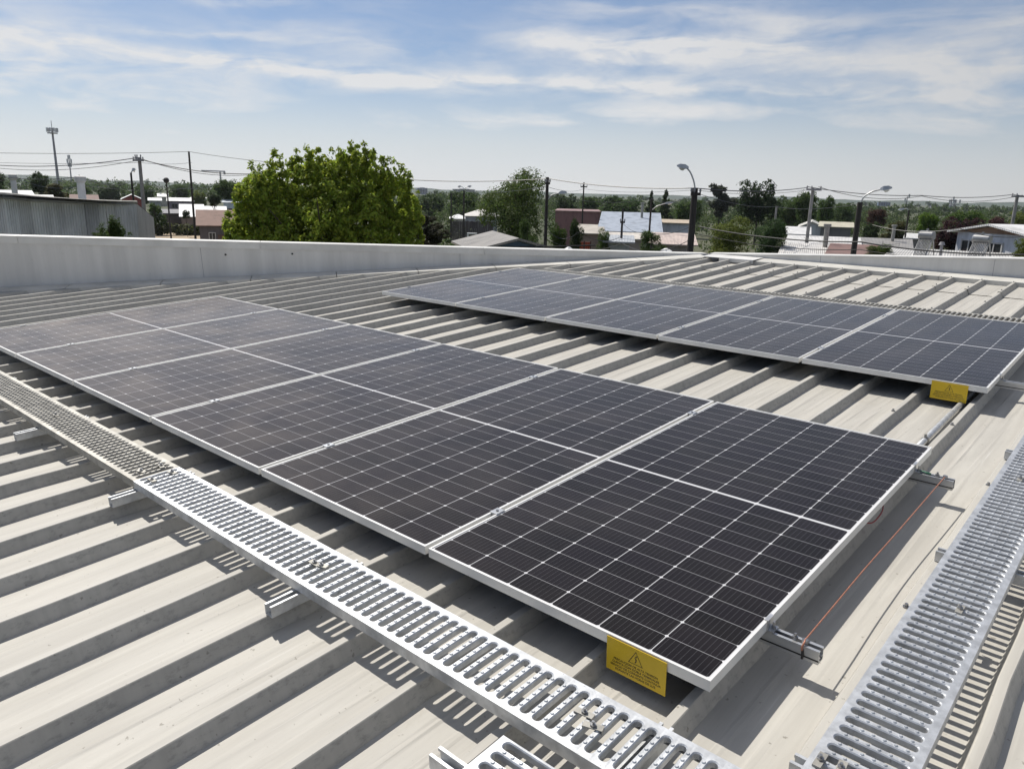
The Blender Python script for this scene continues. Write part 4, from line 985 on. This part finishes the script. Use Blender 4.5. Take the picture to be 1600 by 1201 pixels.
block('far slim tower block right of the big bright tree', 652, 668, 294, 312, 1300, (.24, .26, .32), 8, 4)
block('far wide apartment block behind the double street lamp', 710, 742, 296, 315, 1200, (.30, .29, .30), 6, 7)
block('far low pale block left of the double street lamp', 688, 707, 305, 314, 1500, (.34, .36, .40), 3, 6)
block('far blue glass office block right of the far street lamp', 1370, 1389, 316, 336, 1300, (.14, .19, .27), 7, 5)
block('far grey block left of the two thin masts', 1452, 1470, 322, 338, 1200, (.22, .22, .26), 5, 5)
block('far brownish block right of the two thin masts', 1510, 1529, 324, 340, 1150, (.24, .20, .21), 5, 5)
block('far small grey block over the light green tree', 993, 1006, 312, 322, 1400, (.24, .24, .27), 3, 4)
def mast(label, u, vt, D, r_, nant, platform=True, topspike=0):
    p = at(u, vt, D); t = thing('cell_tower', label, 'cell tower', (p.x, p.y, 0)); b = MB(); b.tube([(0, 0, 0), (0, 0, p.z * .5), (0, 0, p.z)], [r_, r_ * .75, r_ * .55], 10)
    b.build('mast', MT['lattice'], t); k = D / F_PX
    if platform:
        q = MB(); q.cyl((0, 0, p.z - 7 * k), 6 * k, 1.2 * k, 14); q.build('platform', MT['lattice'], t)
    for i in range(nant):
        a = 6.28 * i / nant; R_ = (6 if platform else 2.2) * k; x, y = R_ * math.cos(a), R_ * math.sin(a); z = p.z - 5 * k if platform else p.z - (2 + 5 * (i % 3)) * k
        m_ = MB(); m_.box((x - .8 * k, y - .8 * k, z), (x + .8 * k, y + .8 * k, z + 5 * k)); m_.build('antenna', MT['lamp'], t)
    if topspike:
        s_ = MB(); s_.tube([(0, 0, p.z), (0, 0, p.z + topspike * k)], .35 * k, 6); s_.build('spike', MT['lattice'], t)
mast('tall cell tower with round antenna platform at the upper left', 81, 200, 520, .85, 9, True, 9)
mast('lower cell tower with stacked antennas right of the tall one', 107.5, 246, 900, .8, 6, False, 3)
mast('thin mast at the far right, left one of two', 1487.5, 311, 800, .9, 3, False)
mast('thin mast at the far right with wide head, right one of two', 1492.5, 312, 780, 1.0, 4, True)
mast('faint thin mast right of the blue glass office block', 1418, 307, 700, .6, 2, False)
p = at(344, 270, 1100); t = thing('tower_crane', 'faint tower crane over the broad rounded tree at left', 'crane', (p.x, p.y, 0), None, heading(344) - math.pi / 2 + .2); k = 1100 / F_PX
b = MB(); b.box((-.9, -.9, 0), (.9, .9, p.z + 1)); b.build('mast', MT['lattice'], t)
b = MB(); b.box((-25 * k, -.7, p.z + 1.1), (7 * k, .7, p.z + 2.6)); b.build('jib', MT['lattice'], t)
b = MB(); b.box((4.5 * k, -1.2, p.z - 2), (7 * k, 1.2, p.z + 1.05)); b.build('counterweight', MT['lattice'], t)

# ------------------------------------------------------------------ poles, street lamps, wires
def pole(label, u, vt, D, r_, m, arms=(), name='power_pole', cat='pole', lamp=None, ball=False):
    p = at(u, vt, D); t = thing(name, label, cat, (p.x, p.y, 0)); k = D / F_PX; rg = Vector((cr.x, cr.y, 0)).normalized()
    b = MB(); b.tube([(0, 0, 0), (0, 0, p.z * .5), (0, 0, p.z)], [r_ * 1.3, r_ * 1.12, r_ * .92], 12); b.build('shaft', MT[m], t)
    for dv, hw in arms:
        z = p.z - dv * k; M_ = Matrix.Rotation(math.atan2(rg.y, rg.x), 4, 'Z'); a = MB(); a.box((-hw * k, -r_ - .1, z - .05), (hw * k, -r_ * .9, z + .05), M_)
        ca = a.build('crossarm', MT['pole_wood' if m == 'pole_wood' else 'lattice'], t)
        for s_ in (-.92, -.3, .92):
            i_ = MB(); q = M_ @ Vector((s_ * hw * k, -r_ * .95 - .05, z + .05)); i_.tube([q, q + Vector((0, 0, .06)), q + Vector((0, 0, .14))], [.02, .04, .025], 8); i_.build('insulator', MT['lattice'], ca)
    if lamp:
        for pts, hd in lamp:
            w3 = [at(a_, b_, D) - Vector((p.x, p.y, 0)) for a_, b_ in pts]
            b = MB(); b.tube(bez(w3, 6), .026, 8); arm = b.build('arm', MT['lamp'], t, True)
            (h0, h1), hw = hd; q0, q1 = at(*h0, D) - Vector((p.x, p.y, 0)), at(*h1, D) - Vector((p.x, p.y, 0)); d_ = (q1 - q0)
            sd_ = Vector((-d_.y, d_.x, 0)).normalized() * hw; up_ = Vector((0, 0, 1)); hb = MB(); L = []
            for f_, w2, t2 in ((0, .45, .5), (.25, .95, 1), (.7, 1, .9), (1, .5, .3)):
                c = q0 + d_ * f_; L += [c + sd_ * w2 - up_ * .04 * t2, c - sd_ * w2 - up_ * .04 * t2, c - sd_ * w2 * .8 + up_ * .1 * t2, c + sd_ * w2 * .8 + up_ * .1 * t2]
            hb.add(L, [(0, 1, 2, 3), (15, 14, 13, 12)] + [(i * 4 + j, i * 4 + 4 + j, i * 4 + 4 + (j + 1) % 4, i * 4 + (j + 1) % 4) for i in range(3) for j in range(4)])
            he = hb.build('lamp_head', MT['lamp'], t); ln = MB(); c = q0 + d_ * .55 - up_ * .045; ln.add([c + sd_ * .7 + d_ * .3, c - sd_ * .7 + d_ * .3, c - sd_ * .7 - d_ * .25, c + sd_ * .7 - d_ * .25, c - up_ * .06 + d_ * .1, c - up_ * .06 - d_ * .1], [(0, 1, 4), (1, 2, 5, 4), (2, 3, 5), (3, 0, 4, 5), (3, 2, 1, 0)]); ln.build('lens', MT['lens'], he)
    if ball:
        b = MB(); b.ball((0, 0, p.z + .2), .28, 10, 7); b.build('globe', MT['dark'], t)
    return t
pole('concrete power pole with crossarm behind the warehouse', 217.5, 246, 48, .095, 'pole_conc', [(4, 7), (1.2, 4)])
pole('thin dark pole left of the big bright tree', 295, 237, 58, .065, 'pole_wood')
pole('dark pole with a black globe on top at the dirt lot', 260, 285, 86, .07, 'pole_wood', ball=True, name='globe_pole')
pole('thin dark pole between the sparse shrub and double street lamp', 705, 302, 82, .07, 'pole_wood')
pole('thick tarred power pole right of the tall mid green tree', 855.5, 277, 36, .075, 'pole_wood', [(9, 4)], lamp=[(((856, 312), (862, 305), (874, 302)), (((873, 302.2), (886, 301)), .14))])
pole('tall thin power pole with one crossarm over the pink building', 912.5, 285, 72, .065, 'pole_wood', [(6.5, 5)])
pole('short dark power pole in front of the blue grey roof', 973.5, 326, 44, .06, 'pole_wood', [(20, 3.5)])
pole('dark pole with long lamp arm at the blue grey roof', 1018, 311, 54, .065, 'pole_wood', lamp=[(((1019, 328), (1027, 322), (1040, 318)), (((1039, 318), (1052, 317)), .16))], name='street_lamp', cat='street lamp')
pole('thin concrete pole in front of the glossy shrub', 1213.5, 322, 41, .05, 'pole_conc')
pole('concrete power pole with wide crossarm right of centre', 1270.5, 293, 44, .085, 'pole_conc', [(3, 10.5)])
pole('dark pole with small lamp right of the olive bushy tree', 1420.5, 328, 62, .06, 'pole_wood', lamp=[(((1420, 329), (1417, 326), (1412, 327)), (((1413, 327), (1403, 328)), .16))], name='street_lamp', cat='street lamp')
pole('concrete power pole with crossarm at the right photo edge', 1590, 304.5, 58, .10, 'pole_conc', [(2, 9)])
pole('double armed street lamp right of the sparse shrub', 725, 297, 76, .08, 'pole_wood', lamp=[(((725, 298), (723.5, 293), (720, 291.5)), (((720.5, 291.5), (715, 292)), .2)), (((725, 298), (727, 294), (731, 292)), (((730.5, 292), (737, 291)), .2))], name='street_lamp', cat='street lamp')
pole('dark street lamp with white head left of the concrete pole', 204.5, 270, 44, .05, 'pole_wood', lamp=[(((204.6, 271), (206, 268), (207.5, 266)), (((206, 266), (212, 265.5)), .22))], name='street_lamp', cat='street lamp')
pole('thick dark street lamp with curved arm right of centre', 1086, 294, 26, .105, 'pole_wood', [(8.5, 7)], lamp=[(((1086, 295), (1084, 283), (1079, 270), (1073.5, 263)), (((1076, 263), (1057.5, 259.5)), .12))], name='street_lamp', cat='street lamp')
pole('thick dark street lamp with arm reaching right at the right', 1344, 316, 28, .09, 'pole_wood', lamp=[(((1345, 317), (1350, 308), (1362, 300), (1377, 296)), (((1375, 296.5), (1394, 294)), .11))], name='street_lamp', cat='street lamp')
def wire(label, pts, sag=.25, r_=.014):
    w3 = [at(u, v, D) for u, v, D in pts]; out = []
    for i in range(len(w3) - 1):
        for k in range(14):
            f_ = k / 14; q = w3[i].lerp(w3[i + 1], f_); q.z -= sag * 4 * f_ * (1 - f_); out.append(q)
    out.append(w3[-1]); c = out[0].copy(); b = MB(); b.tube([q - c for q in out], r_, 4, False); o = b.build('overhead_wire', MT['blackpvc']); o.location = c
    return tag(o, label, 'wire', 'overhead wires')
WIRES = [
 ('topmost wire across the upper left, over the thin dark pole', [(-60, 238, 60), (295, 237, 58), (480, 258, 50)], .1, .014),
 ('heavy wire from the left edge over the concrete pole crossarm', [(-60, 253, 60), (212, 247, 48), (430, 270, 46)], .35, .022),
 ('second wire just below the heavy one at the concrete pole', [(-60, 255, 60), (223, 249, 48), (430, 268, 48)], .5, .014),
 ('thin straight wire below the crossarm of the concrete pole', [(-60, 252, 62), (217, 254, 48), (300, 254, 58)], .1, .01),
 ('sagging thin wire falling to the white headed lamp', [(-60, 262, 40), (125, 276, 33), (206, 283, 44), (330, 292, 60)], .25, .011),
 ('lowest thin wire over the warehouse chimneys', [(-60, 270, 38), (23, 276, 38), (129, 290, 33), (300, 292, 70)], .25, .009),
 ('wire from the big bright tree to the tarred pole', [(640, 281, 42), (855, 279.5, 36)], .1, .018),
 ('lower wire between the big bright tree and the tarred pole', [(640, 294, 44), (725, 298, 60), (855, 291, 36)], .2, .010),
 ('wire from the tarred pole past the near street lamp to the concrete pole', [(856, 279, 36), (1086, 294, 30), (1262, 293, 44)], .15, .018),
 ('upper wire from the concrete pole towards the right edge pole', [(1262, 292, 44), (1440, 305.5, 50), (1583, 304, 58), (1680, 305, 58)], .15, .018),
 ('second wire from the concrete pole towards the right edge pole', [(1279, 292, 44), (1440, 306.5, 52), (1597, 305, 58), (1680, 307, 58)], .35, .014),
 ('thin wire across the tall thin power pole at mid height', [(858, 293, 36), (912, 295, 72), (1086, 297, 40), (1262, 297, 46)], .2, .010),
 ('faint low wire crossing behind the near street lamp', [(858, 305, 36), (1018, 310, 54), (1086, 303, 30)], .3, .010),
 ('low wire from the near street lamp to the right through the trees', [(1092, 303, 26), (1213, 323, 41), (1344, 318, 28)], .15, .009),
 ('wire sagging over the white roofs right of the crossarm pole', [(1256, 371, 43), (1330, 382, 40), (1420, 378, 60)], .12, .011),
 ('thick black wire low over the water heaters at the right', [(1092, 354, 24), (1344, 378, 22.5), (1640, 397, 22)], .12, .018),
 ('second low wire over the water heaters at the right', [(1092, 366, 24), (1344, 390, 23), (1640, 403, 22)], .15, .010),
 ('thin wire in front of the white house at the right', [(1344, 345, 28), (1500, 357, 26), (1640, 362, 26)], .2, .009),
 ('wire from the short dark pole to the near street lamp', [(974, 350, 44), (1010, 362, 40), (1084, 352, 26)], .2, .012),
 ('low wire bundle in front of the black green shrub', [(857, 360, 36), (905, 362, 34), (973, 368, 44)], .35, .013),
 ('low wire between the tarred pole and the near lamp foot', [(857, 374, 36), (973, 380, 32), (1082, 372, 26)], .4, .012),
 ('dark wire low along the grey sheet roof near the parapet', [(760, 385.5, 22.3), (930, 383, 22.8)], .02, .02),
]
for w_ in WIRES: wire(*w_)

# ------------------------------------------------------------------ small things between the houses
def heater(label, u0, u1, vt, vb, D, tilt):
    A, B_, w_, rz = frame2(u0, u1, vt, D); k = D / F_PX; zt = at((u0 + u1) / 2, vt, D).z; zb = at((u0 + u1) / 2, vb, D).z; mid = (A + B_) / 2
    t = thing('solar_water_heater', label, 'solar water heater', (mid.x, mid.y, zb), 'solar water heaters', rz - .35); H_ = zt - zb; r_ = 6.3 * k
    b = MB(); b.tube([(-w_ / 2, 0, H_ - r_), (-w_ / 2 + .04, 0, H_ - r_), (w_ / 2 - .04, 0, H_ - r_), (w_ / 2, 0, H_ - r_)], [r_ * .85, r_, r_, r_ * .85], 18); b.build('tank', MT['tank'], t, False)
    n = MB(); n.cyl((0, 0, H_), .04, .07, 8); n.build('vent_cap', MT['steel'], t)
    tb = MB()
    for i in range(9):
        x = -w_ * .38 + w_ * .76 * i / 8; tb.tube([(x, -.08, H_ - 2 * r_ + .06), (x + .12, -.75, .12)], .016, 6)
    tb.build('collector_tubes', MT['tubes'], t)
    l = MB()
    for x in (-w_ * .42, w_ * .42):
        l.tube([(x, -.05, H_ - 2 * r_), (x + .14, -.85, 0)], .022, 6); l.tube([(x, .08, H_ - 2 * r_), (x, .35, 0)], .022, 6); l.tube([(x, -.02, H_ - 2 * r_ + .02), (x * .2, .3, .05)], .014, 6)
    l.tube([(-w_ * .42 + .14, -.85, .03), (w_ * .42 + .14, -.85, .03)], .022, 6); l.build('stand', MT['lamp'], t)
heater('solar water heater tank on stand left, in front of dark red tree', 1437, 1462, 360.5, 403, 29.5, 0)
heater('solar water heater tank on stand in front of the white house', 1521, 1551, 366, 409, 28.5, 0)
p = at(1469, 399, 28.5); zt = at(1471, 378, 28.5).z; t = thing('vent_pipe', 'slim grey vent pipe between the solar water heaters', 'pipe', (p.x, p.y, p.z - .3)); b = MB(); b.cyl((0, 0, 0), .045, zt - p.z + .2, 10); b.build('pipe', MT['lattice'], t); b = MB(); b.tube([(0, 0, zt - p.z + .2), (0, 0, zt - p.z + .3)], [.1, .06], 10); b.build('cowl', MT['lattice'], t)
# dark board fence by the hipped roof house
A, B_, w_, rz = frame2(704, 772, 345, 92); t = thing('fence', 'dark board fence below the light hipped roof house', 'fence', (A.x, A.y, 0), None, rz); zf = (A.z + B_.z) / 2
b = MB(); 
for i in range(int(w_ / .22)): b.box((i * .22, 0, .05), (i * .22 + .2, .03, zf - rnd.uniform(0, .1)))
colored(b, 'boards', 'paint', t, (.085, .07, .065))
for i in range(0, int(w_) + 1, 2): q = MB(); q.box((i - .05, .035, 0), (i + .05, .14, zf)); colored(q, 'post', 'paint', t, (.10, .085, .08))
# white tubular goal frame
A, B_, w_, rz = frame2(731, 744, 365, 46); t = thing('goal_frame', 'small white tubular goal frame left of the old grey roof', 'goal frame', (A.x, A.y, 0), None, rz)
b = MB(); b.tube([(0, 0, 0), (0, 0, A.z)], .05, 8); b.tube([(w_, 0, 0), (w_, 0, A.z)], .05, 8); b.tube([(-.05, 0, A.z), (w_ + .05, 0, A.z)], .05, 8); colored(b, 'tubes', 'paint', t, (.7, .7, .68))
# red gate
A, B_, w_, rz = frame2(903, 923, 378, 37); t = thing('gate', 'orange red double gate right of the black green shrub', 'gate', (A.x, A.y, 0), None, rz)
for i in (0, 1): b = MB(); b.box((w_ / 2 * i + .03, 0, .1), (w_ / 2 * (i + 1) - .03, .05, A.z)); colored(b, 'leaf', 'corr', t, (.42, .075, .035))
for x in (0, w_ / 2, w_): b = MB(); b.box((x - .025, -.02, 0), (x + .025, .07, A.z + .06)); colored(b, 'post', 'paint', t, (.10, .04, .03))
# white canopy and white rounded tank just over the parapet
p = at(889, 384.5, 30); t = thing('canopy', 'white peaked canopy just over the parapet, left of the red gate', 'canopy', (p.x, p.y, 0)); R_ = 20 * 30 / F_PX
b = MB(); n = 4; lo_ = [(R_ * math.cos(a), R_ * math.sin(a), p.z - .32) for a in (.3, 1.87, 3.44, 5.01)]; b.add(lo_ + [(0, 0, p.z), (0, 0, p.z - .1)], [(0, 1, 4), (1, 2, 4), (2, 3, 4), (3, 0, 4), (1, 0, 5), (2, 1, 5), (3, 2, 5), (0, 3, 5)]); colored(b, 'cover', 'paint', t, (.78, .78, .77))
for x, y, z in lo_: q = MB(); q.cyl((x * .97, y * .97, 0), .025, z + .03, 8); q.build('leg', MT['lamp'], t)
p = at(1041, 388, 31); t = thing('water_tank', 'white rounded water tank top just over the parapet', 'water tank', (p.x, p.y, 0)); b = MB(); r_ = 12 * 31 / F_PX
b.tube([(0, 0, p.z - 1.3), (0, 0, p.z - .28), (0, 0, p.z - .1), (0, 0, p.z)], [r_, r_, r_ * .75, r_ * .2], 18); colored(b, 'tank', 'paint', t, (.80, .80, .79)); q = MB(); q.box((-r_ * .8, -r_ * .8, 0), (r_ * .8, r_ * .8, p.z - 1.31)); colored(q, 'stand', 'paint', t, (.3, .28, .26))

# ------------------------------------------------------------------ the air
hb = MB(); hb.box((-3450, -3450, -1.6), (3450, 3450, 190)); hm = bpy.data.materials.new('haze'); hm.use_nodes = True; t = NT(hm.node_tree); t.n.remove(t.n['Principled BSDF'])
pv = t.node('ShaderNodeVolumePrincipled'); pv.inputs['Color'].default_value = (.80, .87, .96, 1); pv.inputs['Density'].default_value = .00011; pv.inputs['Anisotropy'].default_value = .2
t.l.new(pv.outputs[0], t.n['Material Output'].inputs['Volume']); ho = hb.build('haze', hm); tag(ho, kind='stuff')
